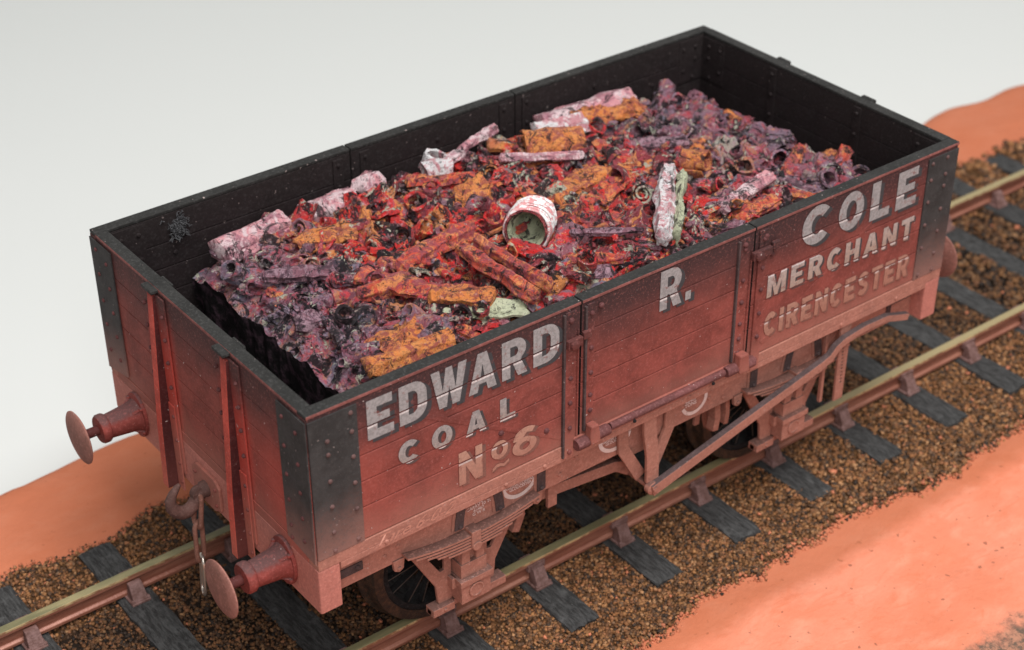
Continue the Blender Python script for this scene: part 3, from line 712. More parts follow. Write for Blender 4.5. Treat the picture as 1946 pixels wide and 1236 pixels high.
def letters(word, slots, zb0, zb1, h, mats, yface, shadow=(.075, -.06), groove=True, name='lettering', parent=None):
    """slots: list of (x0,x1) per glyph; baseline from zb0 (first) to zb1 (last)"""
    xs0, xs1 = slots[0][0], slots[-1][1]
    for layer in (0, 1):
        if layer == 0 and shadow is None: continue
        bm = bmesh.new()
        for ch, (x0, x1) in zip(word, slots):
            w, polys = GL[ch]; f = ((x0+x1)/2-xs0)/max(.01, (xs1-xs0)); zb = zb0+(zb1-zb0)*f
            ox, oz = (shadow if layer == 0 else (0, 0))
            for outer, holes in polys:
                loops = [outer, *holes]; flat = [p for l in loops for p in l]
                tr = tessellate_polygon([[Vector((a, c, 0)) for a, c in l] for l in loops])
                vv = [bm.verts.new((x0+a/w*(x1-x0)+ox, 0, zb+c*h+oz+ (ox+a/w*(x1-x0))*0)) for a, c in flat]
                for tt in tr:
                    try: bm.faces.new([vv[i] for i in tt])
                    except ValueError: pass
        if groove:
            for zg in GROOVES:
                for zc in (zg+.016, zg-.016, zg-.052):
                    bmesh.ops.bisect_plane(bm, geom=bm.verts[:]+bm.edges[:]+bm.faces[:], plane_co=(0, 0, zc), plane_no=(0, 0, 1))
            dead = []
            for fc in bm.faces:
                z = fc.calc_center_median().z
                for zg in GROOVES:
                    if zg-.016 < z < zg+.016: dead.append(fc)
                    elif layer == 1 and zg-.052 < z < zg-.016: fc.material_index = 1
            bmesh.ops.delete(bm, geom=dead, context='FACES')
        yy = yface-(.010 if layer == 0 else .014)
        me = bpy.data.meshes.new(name); p = WPOS.get(parent.name, (0, 0, 0))
        for v in bm.verts: v.co = Vector((v.co.x-p[0], yy-p[1], v.co.z-p[2]))*S
        # give the paint a real film thickness
        r_ = bmesh.ops.extrude_face_region(bm, geom=bm.faces[:])
        for el in r_['geom']:
            if isinstance(el, bmesh.types.BMVert): el.co.y += .003*S
        bmesh.ops.recalc_face_normals(bm, faces=bm.faces)
        bm.to_mesh(me); bm.free()
        for m in ([mats[0], m_letedge] if layer == 1 else [mats[1]]): me.materials.append(m)
        nm = name if layer == 1 else name+'_shade'
        o = bpy.data.objects.new(nm, me); COL.objects.link(o); o.parent = parent; o.location = (0, 0, 0); WPOS[o.name] = p
        if layer == 1: o['label'] = 'painted word '+word if len(word) > 1 else 'painted letter '+word
Y0 = -.001
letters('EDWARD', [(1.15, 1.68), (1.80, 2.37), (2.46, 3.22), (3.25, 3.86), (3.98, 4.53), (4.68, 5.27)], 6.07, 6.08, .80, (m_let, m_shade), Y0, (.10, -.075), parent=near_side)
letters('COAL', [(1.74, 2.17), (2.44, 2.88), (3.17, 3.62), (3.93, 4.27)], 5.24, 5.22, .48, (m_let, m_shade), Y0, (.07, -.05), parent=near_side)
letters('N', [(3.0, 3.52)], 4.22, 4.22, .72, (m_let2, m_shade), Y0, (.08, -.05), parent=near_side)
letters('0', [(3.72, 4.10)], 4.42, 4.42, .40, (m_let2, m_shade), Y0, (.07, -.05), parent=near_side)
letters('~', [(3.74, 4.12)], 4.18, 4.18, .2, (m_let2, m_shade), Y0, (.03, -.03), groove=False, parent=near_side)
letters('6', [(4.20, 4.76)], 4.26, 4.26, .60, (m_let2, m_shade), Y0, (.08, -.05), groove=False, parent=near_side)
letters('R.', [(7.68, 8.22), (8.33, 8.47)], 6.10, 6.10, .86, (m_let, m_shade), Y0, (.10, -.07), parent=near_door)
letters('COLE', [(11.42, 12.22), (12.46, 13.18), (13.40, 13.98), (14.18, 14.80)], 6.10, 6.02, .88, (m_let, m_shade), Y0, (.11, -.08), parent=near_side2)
def even(word, x0, x1, gap):
    ws = [GL[c][0] for c in word]; k = (x1-x0-gap*(len(word)-1))/sum(ws); out = []; x = x0
    for w in ws: out.append((x, x+w*k)); x += w*k+gap
    return out
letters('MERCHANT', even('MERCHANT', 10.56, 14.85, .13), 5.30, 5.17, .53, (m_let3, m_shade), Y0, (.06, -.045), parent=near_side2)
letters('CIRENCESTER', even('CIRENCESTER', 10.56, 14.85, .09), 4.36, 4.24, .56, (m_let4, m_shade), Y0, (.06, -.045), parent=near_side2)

def text(s, x, z, size, mat, parent, y, rot=0.0, shear=0.0, bold=0.0, name='lettering', align='CENTER', label=None, sx=1.0):
    cu = bpy.data.curves.new('txt', 'FONT'); cu.body = s; cu.size = size; cu.align_x = align; cu.align_y = 'CENTER'; cu.shear = shear; cu.offset = bold
    cu.resolution_u = 3; cu.space_line = .8; to = bpy.data.objects.new('txt', cu); COL.objects.link(to)
    bpy.context.view_layer.update()
    me = bpy.data.meshes.new_from_object(to); bpy.data.objects.remove(to); p = WPOS.get(parent.name, (0, 0, 0))
    ca_, sa_ = math.cos(rot), math.sin(rot)
    for v in me.vertices:
        a, c = v.co.x*sx, v.co.y; v.co = Vector((x+a*ca_-c*sa_-p[0], y-p[1], z+a*sa_+c*ca_-p[2]))*S
    me.materials.clear(); me.materials.append(mat)
    o = bpy.data.objects.new(name, me); COL.objects.link(o); o.parent = parent; WPOS[o.name] = p
    if label: o['label'] = label
    return o
text('Tare 6-0-2', 1.12, 3.84, .34, m_script, curb, -.026, shear=.6, align='LEFT', label='faded italic tare weight script', sx=1.15, bold=.004)
ys = YS-.006
def ringmark(cx, cz, rx, rz, a0, a1, t_):
    b = MB(); out = arc(cx, cz, rx, rz, a0, a1, 20)+arc(cx, cz, rx-t_, rz-t_, a1, a0, 20)
    b.plate(out, ys-.004, ys); b.build('builder_mark', m_mark, sol[0])
for cx in (4.62, 6.98):
    ringmark(cx, 3.34, .42, .36, 170, 350, .085)
    text('GLOUCESTER RAILWAY\nTHE\nWAGON COMPANY\nGLOUCESTER', cx+.02, 3.33, .085, m_mark, sol[0], ys-.005, label='small white builder lettering', bold=.002)
text('REGISTERED BY THE\n1902\nTO CARRY 10 TONS\n43467\nG W R', 3.66, 3.25, .10, m_mark, sol[0], ys-.005, label='small white registration lettering', bold=.002)
ringmark(9.08, 3.28, .36, .34, 200, 400, .08)
text('G W R Co\n43467\nTONS', 8.98, 3.32, .12, m_mark, sol[0], ys-.005, label='white number 43467', bold=.003)

# ------------------------------------------------------------------ buffers
def buffer(yc, x, s, lab=None):
    zc = 3.36
    e = empty('buffer', (x, yc, zc), None, None, parent=wag)
    b = MB(); pl = [(yc+.40*math.cos(a)*(1.0), zc+.50*math.sin(a)) for a in np.linspace(0, 2*math.pi, 28, endpoint=False)]
    b.plate(pl, *sorted((x, x+s*.07)), plane='yz')
    for q in (-1, 1): b.rivet((x+s*.07, yc+q*.27, zc+.28), (s, 0, 0), .05, .05); b.rivet((x+s*.07, yc+q*.27, zc-.28), (s, 0, 0), .05, .05)
    b.build('base_flange', m_buf, e, bevel=.02)
    b = MB(); b.lathe([(.05, .36), (.12, .325), (.2, .30), (.70, .25), (.72, .275), (.76, .30), (.86, .30), (.90, .27), (.91, .15)], (x, yc, zc), (s, 0, 0), 28)
    for a in (0, math.pi/2, math.pi, 3*math.pi/2):
        cy_, cz_ = math.cos(a+.785), math.sin(a+.785)
        p = [(x+s*.07, yc+cy_*.24, zc+cz_*.24), (x+s*.07, yc+cy_*.40, zc+cz_*.42), (x+s*.32, yc+cy_*.24, zc+cz_*.24)]
        q = Vector((0, -cz_, cy_))*.025
        b.add([Vector(v)+q for v in p]+[Vector(v)-q for v in p], [(0, 1, 2), (5, 4, 3), (0, 3, 4, 1), (1, 4, 5, 2), (2, 5, 3, 0)])
    b.build('buffer_housing', m_buf, e, smooth=True)
    b = MB(); b.lathe([(.88, .10), (1.27, .10)], (x, yc, zc), (s, 0, 0), 18); b.build('buffer_ram', m_dkred, e, smooth=True)
    b = MB(); b.lathe([(1.22, .12), (1.25, .30), (1.275, .52), (1.295, .555), (1.315, .56), (1.335, .53), (1.355, .35), (1.362, .15), (1.364, .02)], (x, yc, zc), (s, 0, 0), 48); b.build('buffer_head', m_bufh, e, smooth=True)
for yc in (1.10, 6.68):
    buffer(yc, -.014, -1); buffer(yc, L+.014, 1)

# ------------------------------------------------------------------ drawhook and three link coupling
hk = empty('drawgear', (0, 3.9, 3.3), None, None, parent=wag)
b = MB(); b.plate([(3.9-.52, 3.50), (3.9-.36, 3.62), (3.9+.36, 3.62), (3.9+.52, 3.50), (3.9+.52, 2.98), (3.9+.30, 2.86), (3.9-.30, 2.86), (3.9-.52, 2.98)], -.075, -.012, plane='yz')
for q in (-.38, .38):
    for z in (3.42, 3.05): b.rivet((-.075, 3.9+q, z), (-1, 0, 0), .045, .04, 1)
b.build('hook_plate', [m_end, m_rivd], hk, bevel=.02)
b = MB(); b.lathe([(0, .17), (.10, .16), (.16, .10)], (-.07, 3.9, 3.24), (-1, 0, 0), 16)
b.tube([(-.05, 3.9, 3.24), (-.14, 3.9, 3.22), (-.22, 3.9, 3.19), (-.30, 3.9, 3.10), (-.38, 3.9, 2.98), (-.50, 3.9, 2.90), (-.62, 3.9, 2.91), (-.74, 3.9, 2.99), (-.82, 3.9, 3.12), (-.83, 3.9, 3.28), (-.76, 3.9, 3.42), (-.66, 3.9, 3.53), (-.60, 3.9, 3.58)], [.10, .12, .13, .125, .13, .135, .135, .13, .12, .105, .085, .062, .035], 14)
b.lathe([(-.09, .09), (-.075, .15), (.075, .15), (.09, .09)], (-.25, 3.9, 3.20), (0, 1, 0), 16)
b.build('drawhook', m_hook, hk, smooth=True)
def link(p0, p1, side, w, r, mat, parent):
    a = Vector(p0); c_ = Vector(p1); d = (c_-a).normalized(); s_ = Vector(side); s_ = (s_-d*s_.dot(d)).normalized(); pts_ = []
    for k in range(9): q = math.pi*k/8; pts_.append(a - d*(w*math.sin(q)*.8) + s_*(w*math.cos(q)))
    for k in range(1, 7):  pts_.append(a+(c_-a)*k/7 - s_*w)
    for k in range(9): q = math.pi*k/8; pts_.append(c_ + d*(w*math.sin(q)*.8) - s_*(w*math.cos(q)))
    for k in range(1, 7): pts_.append(c_+(a-c_)*k/7 + s_*w)
    b = MB(); b.tube(pts_, r, 10, closed=True); b.build('coupling_link', mat, parent, smooth=True)
link((-.27, 3.9, 3.12), (-.34, 3.90, 2.56), (0, 1, 0), .135, .050, m_link, hk)
link((-.34, 3.90, 2.45), (-.36, 3.90, 1.74), (1, .6, 0), .125, .048, m_link, hk)
link((-.36, 3.88, 1.62), (-.42, 3.84, .98), (.3, 1, 0), .14, .036, m_steel, hk)

# ------------------------------------------------------------------ wheels, axleboxes, springs, axle guards
AX = (3.44, 11.92); AZ = 1.52; RW = 1.52
for ax in AX:
    for side in (0, 1):
        yc, s = (YN, 1) if side == 0 else (YF, -1)     # s points to the inside of the track
        w = empty('wheel', (ax, yc, AZ), None, None, parent=wag)
        b = MB(); b.lathe([(-.20, RW-.22), (-.20, RW-.02), (-.17, RW), (.10, RW+.012), (.15, RW+.05), (.19, RW+.12), (.25, RW+.12), (.27, RW+.05), (.27, RW-.22), (-.20, RW-.22)], (ax, yc, AZ), (0, s, 0), 64, caps=False)
        b.build('tyre', m_tyre, w, smooth=True)
        b = MB(); b.lathe([(-.16, RW-.34), (-.16, RW-.215), (.22, RW-.215), (.22, RW-.34), (-.16, RW-.34)], (ax, yc, AZ), (0, s, 0), 48, caps=False)
        b.lathe([(-.24, .12), (-.24, .30), (.26, .32), (.26, .12)], (ax, yc, AZ), (0, s, 0), 20)
        b.build('wheel_centre', m_whblk, w, smooth=True)
        b = MB()
        for k in range(8):
            a0 = 2*math.pi*k/8+.3
            for da in (-.16, .16):
                a = a0; c0 = Vector((math.cos(a0), 0, math.sin(a0))); c1 = Vector((math.cos(a0+da), 0, math.sin(a0+da)))
                p0 = Vector((ax, yc-s*.04, AZ))+c0*.28+ (c1-c0)*.3; p1 = Vector((ax, yc-s*.04, AZ))+c1*(RW-.30)
                b.obox(p0, p1, .032, .16, upv=(0, -1, 0), mi=0, topmi=1); 
        b.build('spokes', [m_whblk, m_spoke], w, bevel=.006)
    b = MB(); b.lathe([(0, .16), (YF-YN, .16)], (ax, YN, AZ), (0, 1, 0), 16); b.build('axle', m_whblk, wag, smooth=True)
    for side in (0, 1):
        def Y(y): return y if side == 0 else W-y
        def yy(a, c_): return sorted((Y(a), Y(c_)))
        # axle guard (W iron)
        outer = [(ax-1.38, 2.86), (ax-.70, 1.62), (ax-.66, 1.20), (ax-.42, 1.20), (ax-.34, 1.20), (ax-.34, 2.45), (ax+.34, 2.45), (ax+.34, 1.20), (ax+.66, 1.20), (ax+.70, 1.62), (ax+1.38, 2.86)]
        h1 = [(ax-1.02, 2.66), (ax-.50, 2.66), (ax-.50, 1.98), (ax-.60, 1.96)]; h2 = [(2*ax-a, z) for a, z in reversed(h1)]
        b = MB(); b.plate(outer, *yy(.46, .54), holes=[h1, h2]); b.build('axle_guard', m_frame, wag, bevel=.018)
        b = MB(); b.box(ax-.86, ax-.36, *yy(.34, .60), 1.02, 1.20); b.box(ax+.36, ax+.86, *yy(.34, .60), 1.02, 1.20); b.box(ax-.86, ax+.86, *yy(.42, .56), 1.03, 1.16)
        b.rivet((ax-.58, Y(.34), 1.11), (0, -1 if side == 0 else 1, 0), .045, .03)
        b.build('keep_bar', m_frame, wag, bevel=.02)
        # axlebox with lid, base and ribbed neck
        b = MB()
        b.box(ax-.34, ax+.34, *yy(.14, .62), 1.22, 1.68)
        b.box(ax-.38, ax+.38, *yy(.10, .64), 1.66, 1.80)
        b.box(ax-.30, ax+.30, *yy(.20, .60), 1.80, 2.12)
        b.box(ax-.44, ax-.34, *yy(.30, .52), 1.55, 1.80)
        b.lathe([(0, .17), (.025, .17), (.03, .13), (.012, .13), (.012, .02)], (ax, Y(.14), 1.46), (0, -1 if side == 0 else 1, 0), 20)
        for dx_ in (-.17, .17):
            b.plate([(ax+dx_-.10, 2.10), (ax+dx_+.10, 2.10), (ax+dx_*.9+.06, 2.66), (ax+dx_*.9-.06, 2.66)], *yy(.22, .32))
        b.box(ax-.26, ax+.26, *yy(.30, .56), 2.10, 2.60)
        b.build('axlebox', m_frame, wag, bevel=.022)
        # laminated spring
        b = MB()
        zc = 2.70; R_ = 6.0
        for k, hl in enumerate((1.52, 1.34, 1.10, .86, .62)):
            n = 18; top = []; bot = []
            for i in range(n+1):
                x = -hl+2*hl*i/n; z = 2.82 + (x*x)/(2*R_)*.9 - k*.070
                top.append((ax+x, z)); bot.append((ax+x, z-.046))
            b.plate(top+bot[::-1], *yy(.12, .36))
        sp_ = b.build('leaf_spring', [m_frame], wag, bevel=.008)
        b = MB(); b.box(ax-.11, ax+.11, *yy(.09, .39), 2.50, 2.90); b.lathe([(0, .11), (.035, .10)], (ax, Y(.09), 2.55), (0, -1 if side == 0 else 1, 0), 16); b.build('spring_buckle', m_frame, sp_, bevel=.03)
        for sx in (-1, 1):
            b = MB(); b.plate([(ax+sx*1.60-.13, 2.90), (ax+sx*1.60+.13, 2.90), (ax+sx*1.60+.10, 2.66), (ax+sx*1.60, 2.60), (ax+sx*1.60-.10, 2.66)], *yy(.30, .38)); b.rivet((ax+sx*1.60, Y(.30), 2.70), (0, -1 if side == 0 else 1, 0), .05, .04)
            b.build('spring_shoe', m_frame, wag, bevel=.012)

# ------------------------------------------------------------------ brake gear
br = empty('brake_gear', (7.7, .2, 1.9), None, None, parent=wag)
PV = (7.72, 1.92)
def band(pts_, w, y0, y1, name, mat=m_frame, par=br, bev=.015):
    """flat bar following pts in the x-z plane, w wide"""
    L_ = []; R_ = []
    for i, (x, z) in enumerate(pts_):
        a = pts_[max(0, i-1)]; c_ = pts_[min(len(pts_)-1, i+1)]; dx_, dz = c_[0]-a[0], c_[1]-a[1]; n_ = math.hypot(dx_, dz); nx_, nz = -dz/n_, dx_/n_
        L_.append((x+nx_*w/2, z+nz*w/2)); R_.append((x-nx_*w/2, z-nz*w/2))
    b = MB(); b.plate(L_+R_[::-1], y0, y1); return b.build(name, mat, par, bevel=bev)
band([(7.10, 3.70), (7.14, 2.96), (7.62, 2.10)], .27, .22, .29, 'v_hanger')
band([(8.38, 3.74), (8.34, 2.98), (7.92, 2.10)], .27, .22, .29, 'v_hanger')
band([(7.62, 3.78), (7.64, 3.3), (7.74, 2.7), (7.76, 2.05)], .32, .02, .10, 'v_hanger')
b = MB(); b.lathe([(0, .15), (.12, .15), (.14, .12)], (PV[0], .06, PV[1]), (0, -1, 0), 18); b.lathe([(0, .07), (.05, .06)], (PV[0], -.10, PV[1]+.02), (0, -1, 0), 12); b.lathe([(0, .08), (W-.6, .08)], (PV[0], .05, PV[1]), (0, 1, 0), 12)
b.build('cross_shaft', m_frame, br, smooth=True)
b = MB()
path = [(PV[0]-.06, PV[1]-.02), (12.35, 2.98), (12.62, 3.08), (12.78, 3.24), (13.0, 3.34), (13.6, 3.42), (14.3, 3.40), (14.6, 3.30), (15.0, 3.18)]
wid = [.26, .22, .20, .19, .18, .17, .16, .16, .16]
Lp = []; Rp = []
for i, (x, z) in enumerate(path):
    a = path[max(0, i-1)]; c_ = path[min(len(path)-1, i+1)]; dx_, dz = c_[0]-a[0], c_[1]-a[1]; n_ = math.hypot(dx_, dz); nx_, nz = -dz/n_, dx_/n_
    Lp.append((x+nx_*wid[i]/2, z+nz*wid[i]/2)); Rp.append((x-nx_*wid[i]/2, z-nz*wid[i]/2))
b.plate(Lp+Rp[::-1], -.12, .02)
for i, f_ in enumerate(b.f):
    if len(f_) == 4:
        v = [Vector(b.v[k]) for k in f_]; n_ = (v[1]-v[0]).cross(v[2]-v[0]);
        if n_.length and abs(n_.normalized().z) > .6 and sum(p.z for p in v)/4 > min(np.interp(sum(p.x for p in v)/4, [p[0] for p in path], [p[1] for p in path]), 99): b.m[i] = 1
b.build('brake_lever', [m_frame, m_rodtop], br, bevel=.012)
# lever guide: perforated strip
holes = [[(13.13+.05*k/12-.03, 3.14-k*.088), (13.13+.05*k/12+.03, 3.14-k*.088), (13.13+.05*k/12+.03, 3.10-k*.088), (13.13+.05*k/12-.03, 3.10-k*.088)] for k in range(12)]
b = MB(); b.plate([(13.0, 3.75), (13.32, 3.75), (13.28, 1.70), (13.02, 1.70)], .04, .09, holes=holes); b.box(12.98, 13.34, .04, .34, 3.60, 3.75); b.box(12.72, 12.80, .18, .26, 1.72, 3.7)
b.build('lever_guide', m_frame, br, bevel=.008)
# push rods, brake hangers and blocks
band([(4.98, 2.50), (5.3, 2.44), (7.3, 2.22), (7.7, 2.05)], .26, .66, .78, 'push_rod')
band([(8.0, 2.5), (9.0, 2.9), (10.05, 2.75)], .2, .8, .9, 'push_rod')
b = MB(); b.rivet((5.16, .66, 2.46), (0, -1, 0), .07, .05); b.build('push_rod_pin', m_rivd, br)
band([(5.62, 3.2), (5.62, 2.1)], .22, .56, .64, 'safety_loop')
for x0, s in ((5.05, -1), (10.25, 1)):
    arcp = [(x0+s*.02*(k-2)**2, 2.62-k*.24) for k in range(5)]
    band(arcp, .24, .92, 1.16, 'brake_block'); band([(x0-s*.12, 3.1), (x0-s*.20, 1.95), (x0-s*.22, 1.75)], .14, 1.16, 1.24, 'brake_hanger')
band([(4.80, 2.55), (4.9, 2.2), (4.75, 1.85)], .2, .62, .84, 'brake_block'); band([(10.05, 2.75), (10.10, 2.2), (10.05, 1.9)], .16, .62, .84, 'brake_block'); band([(10.35, 2.75), (10.38, 2.2), (10.35, 1.95)], .12, .62, .84, 'brake_block')
b = MB(); b.lathe([(0, .32), (.5, .32)], (7.1, .9, 2.45), (0, 1, 0), 20); b.obox((7.1, 1.0, 2.3), (7.72, .7, 1.95), .2, .2); b.build('brake_crank', m_frame, br, bevel=.03)
b = MB(); b.box(7.4, 7.9, .36, .56, 2.6, 2.9); b.box(7.95, 8.3, .40, .52, 2.4, 2.95); b.build('hanger_plate', m_frame, br, bevel=.02)

# ------------------------------------------------------------------ the load of painted scrap
load = empty('scrap_load', (8.4, 3.9, 4.06), 'heaped load of red, orange, purple and black painted scrap and shavings inside the wagon', 'wagon load')
X0, X1, YA, YB = 1.76, 15.10, .42, 7.34
def load_h(x, y):
    u = min(1, .2+min(x-X0, X1-x)/1.2); v = min(1, min(y-YA, YB-y)/1.3)
    u = max(0, u); v = max(0, v); e = (1-(1-u)**2)*(1-(1-v)**2)
    h = 5.80 + .42*e + .28*e*math.sin(math.pi*(x-X0)/(X1-X0)) + .22*fbm(x*.35, y*.35, 8)*e
    h -= .16*max(0, min(1, (x-10.5)/3))
    h -= .34*math.exp(-((x-7.0)**2+(y-3.1)**2)/.22)
    if y > 6.2: h += .12*min(1, max(0, (x-X0)/1.5))
    if y < 2.2: h += .28*min(1, (x-X0)/1.5)*min(1, (X1-x)/1.0)
    return h
def crater(x, y):
    d, _ = noise.voronoi(Vector((x*1.9, y*1.9, 0)), distance_metric='DISTANCE', exponent=2.5)[:2]
    d2, _ = noise.voronoi(Vector((x*4.3+9, y*4.3, 2)), distance_metric='DISTANCE', exponent=2.5)[:2]
    return .26*(.55-min(1, d[0])) + .11*(.5-min(1, d2[0])) + .10*fbm(x*3, y*3, 4, 5)
b = MB(); nx, ny = 330, 170; vs = []; fs = []; ms = []
for j in range(ny+1):
    for i in range(nx+1):
        x = X0+(X1-X0)*i/nx; y = YA+(YB-YA)*j/ny
        jx = .10*fbm(y*1.6, 3.3, x*.1); x2 = x+(jx if i in (0, nx) else 0)
        vs.append((x2, y, load_h(x, y)+crater(x, y)-.16))
for j in range(ny):
    for i in range(nx): a = j*(nx+1)+i; fs.append((a, a+1, a+nx+2, a+nx+1)); ms.append(0)
b.add(vs, fs, ms)
ring = [i for i in range(nx+1)] + [j*(nx+1)+nx for j in range(1, ny+1)] + [ny*(nx+1)+i for i in range(nx-1, -1, -1)] + [j*(nx+1) for j in range(ny-1, 0, -1)]
nrow = 7; prev = ring
for k in range(1, nrow+1):
    o0 = len(b.v); z1 = 4.07
    for q in ring:
        x, y, z = b.v[q]; f_ = k/nrow; n_ = .10*fbm(x*1.4+y*1.4, (z-(z-z1)*f_)*1.5, 6)
        cx = 1 if x < X0+.3 else (-1 if x > X1-.3 else 0); cyy = 1 if y < YA+.01 else (-1 if y > YB-.01 else 0)
        b.v.append((x+cx*(n_+.03), y+cyy*abs(n_)*.3, z-(z-z1)*f_))
    cur = list(range(o0, o0+len(ring)))
    for i in range(len(ring)): j = (i+1) % len(ring); b.f.append((prev[i], prev[j], cur[j], cur[i])); b.m.append(1)
    prev = cur
PALL = [((.36, .055, .07), 20), ((.22, .03, .05), 13), ((.76, .035, .03), 24), ((.36, .17, .22), 11), ((.80, .30, .10), 13), ((.016, .011, .014), 10), ((.30, .26, .34), 5), ((.62, .62, .48), 5)]
def pick(x, y):
    # dusty purple towards both ends, redder and more orange in the middle
    e = max(0, min(1, (abs(x-7.5)-3.5)/3))
    ws = [w*(1+(2.2*e if k in (3, 6) else 0) - (.6*e if k in (2, 4) else 0)) for k, (c, w) in enumerate(PALL)]
    return R.choices([c for c, _ in PALL], ws)[0]
ob = b.build('load_block', [m_scrap, m_blackside], load, smooth=True)
me = ob.data; at = me.color_attributes.new('tint', 'FLOAT_COLOR', 'POINT'); cc = []
for v in b.v:
    n_ = fbm(v[0]*1.5, v[1]*1.5, 21, 5); n2_ = fbm(v[0]*3.3, v[1]*3.3, 31, 4)
    c_ = (.26, .045, .06) if n_ < .0 else (.66, .035, .03) if n_ < .2 else (.70, .22, .07)
    if n2_ > .08: c_ = (.014, .010, .014)  # black painted in as the dark of crevices between pieces
    if n2_ < -.30: c_ = (.46, .47, .35)
    cc += [*c_, 1]
at.data.foreach_set('color', cc)

def frame(d, roll_=0.0):
    z = Vector(d).normalized(); t_ = Vector((0, 0, 1)) if abs(z.z) < .95 else Vector((1, 0, 0)); x = t_.cross(z).normalized(); y = z.cross(x)
    c_, s_ = math.cos(roll_), math.sin(roll_); return x*c_+y*s_, -x*s_+y*c_, z
def warp(vs, amp, sc, seed):
    out = []
    for v in vs:
        q = Vector(v)*sc+Vector((seed, seed*2, 0)); out.append(Vector(v)+noise.noise_vector(q)*amp*1.2+noise.noise_vector(q*2.7)*amp*.7+noise.noise_vector(q*6.1)*amp*.35)
    return out
def grid_faces(nu, nv, wrap=False):
    fs = []
    for j in range(nv-1):
        for i in range(nu if wrap else nu-1): fs.append((j*nu+i, j*nu+(i+1) % nu, (j+1)*nu+(i+1) % nu, (j+1)*nu+i))
    return fs
def p_tube(c0, d, r, ln, seed, rings=9, n=16, thick=.28, amp=.035, ribs=0):
    e1, e2, ax_ = frame(d); o0 = Vector(c0); vs = []
    prof = [(t_/(rings-1)*ln-ln/2, r*(1+(.07*math.sin(t_*math.pi) if ribs else 0))) for t_ in range(rings)]
    prof = prof + [(q, rr*(1-thick)) for q, rr in reversed(prof)]; prof.append(prof[0])
    for q, rr in prof:
        for k in range(n): a = 2*math.pi*k/n; vs.append(o0+ax_*q+e1*(rr*math.cos(a))+e2*(rr*math.sin(a)))
    return warp(vs, amp, 2.4, seed), grid_faces(n, len(prof), True)
def p_curl(c0, d, r, ln, seed, turns=1.7, amp=.03):
    e1, e2, ax_ = frame(d, R.uniform(0, 6)); o0 = Vector(c0); n = 30; nv = 6; vs = []; th = .022
    for sgn in (1, -1):
        for j in range(nv):
            for i in range(n):
                a = turns*2*math.pi*i/(n-1); rr = r*(1-.68*i/(n-1))+sgn*th; q = (j/(nv-1)-.5)*ln
                vs.append(o0+ax_*q+e1*(rr*math.cos(a))+e2*(rr*math.sin(a)))
    fs = grid_faces(n, nv); m = n*nv; fs += [tuple(k+m for k in reversed(f)) for f in grid_faces(n, nv)]
    for i in range(n-1): fs.append((i, i+m, i+1+m, i+1)); q = (nv-1)*n; fs.append((q+i, q+i+1, q+i+1+m, q+i+m))
    for j in range(nv-1): fs.append((j*n, (j+1)*n, (j+1)*n+m, j*n+m)); q = n-1; fs.append((j*n+q, j*n+q+m, (j+1)*n+q+m, (j+1)*n+q))
    return warp(vs, amp, 2.6, seed), fs
def p_slat(c0, d, w_, h_, ln, seed, ridges=3, amp=.045):
    e1, e2, ax_ = frame(d); o0 = Vector(c0); n = 24; nv = max(12, int(ln*22)); vs = []
    for j in range(nv):
        q = (j/(nv-1)-.5)*ln; tp = .35 if j in (0, nv-1) else 1
        for k in range(n):
            a = 2*math.pi*k/n; m_ = 1+.13*math.cos(a*ridges*2+seed)+.15*noise.noise(Vector((a, q*2.5, seed)))+.08*math.sin(q*5+seed)
            vs.append(o0+ax_*q+e1*(w_*math.cos(a)*m_*tp)+e2*(h_*math.sin(a)*m_*tp))
    fs = grid_faces(n, nv, True)+[tuple(range(n))[::-1], tuple((nv-1)*n+k for k in range(n))]
    return warp(vs, amp, 1.8, seed), fs
def p_lump(c0, r, seed, amp=.4):
    bm = bmesh.new(); bmesh.ops.create_icosphere(bm, subdivisions=2, radius=1); vs = [v.co.copy() for v in bm.verts]; fs = [tuple(v.index for v in f.verts) for f in bm.faces]; bm.free()
    sc = (R.uniform(.7, 1.4), R.uniform(.7, 1.4), R.uniform(.6, 1)); o0 = Vector(c0)
    return [o0+Vector((v.x*sc[0], v.y*sc[1], v.z*sc[2]))*r*(1+amp*noise.noise(v*1.6+Vector((seed, 0, seed)))+.25*noise.noise(v*4+Vector((seed, 0, 0)))) for v in vs], fs
def p_flake(c0, d, w_, ln, seed, bend=1.2, amp=.05):
    e1, e2, ax_ = frame(d, R.uniform(-.4, .4)); o0 = Vector(c0); nu, nv = 9, 9; vs = []; th = .03
    for sgn in (1, -1):
        for j in range(nv):
            for i in range(nu):
                u_ = (i/(nu-1)-.5); v_ = (j/(nv-1)-.5)
                edge = 1+.25*noise.noise(Vector((u_*3+seed, v_*3, 0)))
                a = u_*bend; vs.append(o0+ax_*(v_*ln*edge)+e1*(math.sin(a)/bend*w_*edge)+e2*((math.cos(a)-1)*w_/bend+sgn*th))
    fs = grid_faces(nu, nv); m = nu*nv; fs += [tuple(k+m for k in reversed(f)) for f in grid_faces(nu, nv)]
    for i in range(nu-1): fs.append((i, i+m, i+1+m, i+1)); q = (nv-1)*nu; fs.append((q+i, q+i+1, q+i+1+m, q+i+m))
    for j in range(nv-1): fs.append((j*nu, (j+1)*nu, (j+1)*nu+m, j*nu+m)); q = nu-1; fs.append((j*nu+q, j*nu+q+m, (j+1)*nu+q+m, (j+1)*nu+q))
    return warp(vs, amp, 2.8, seed), fs
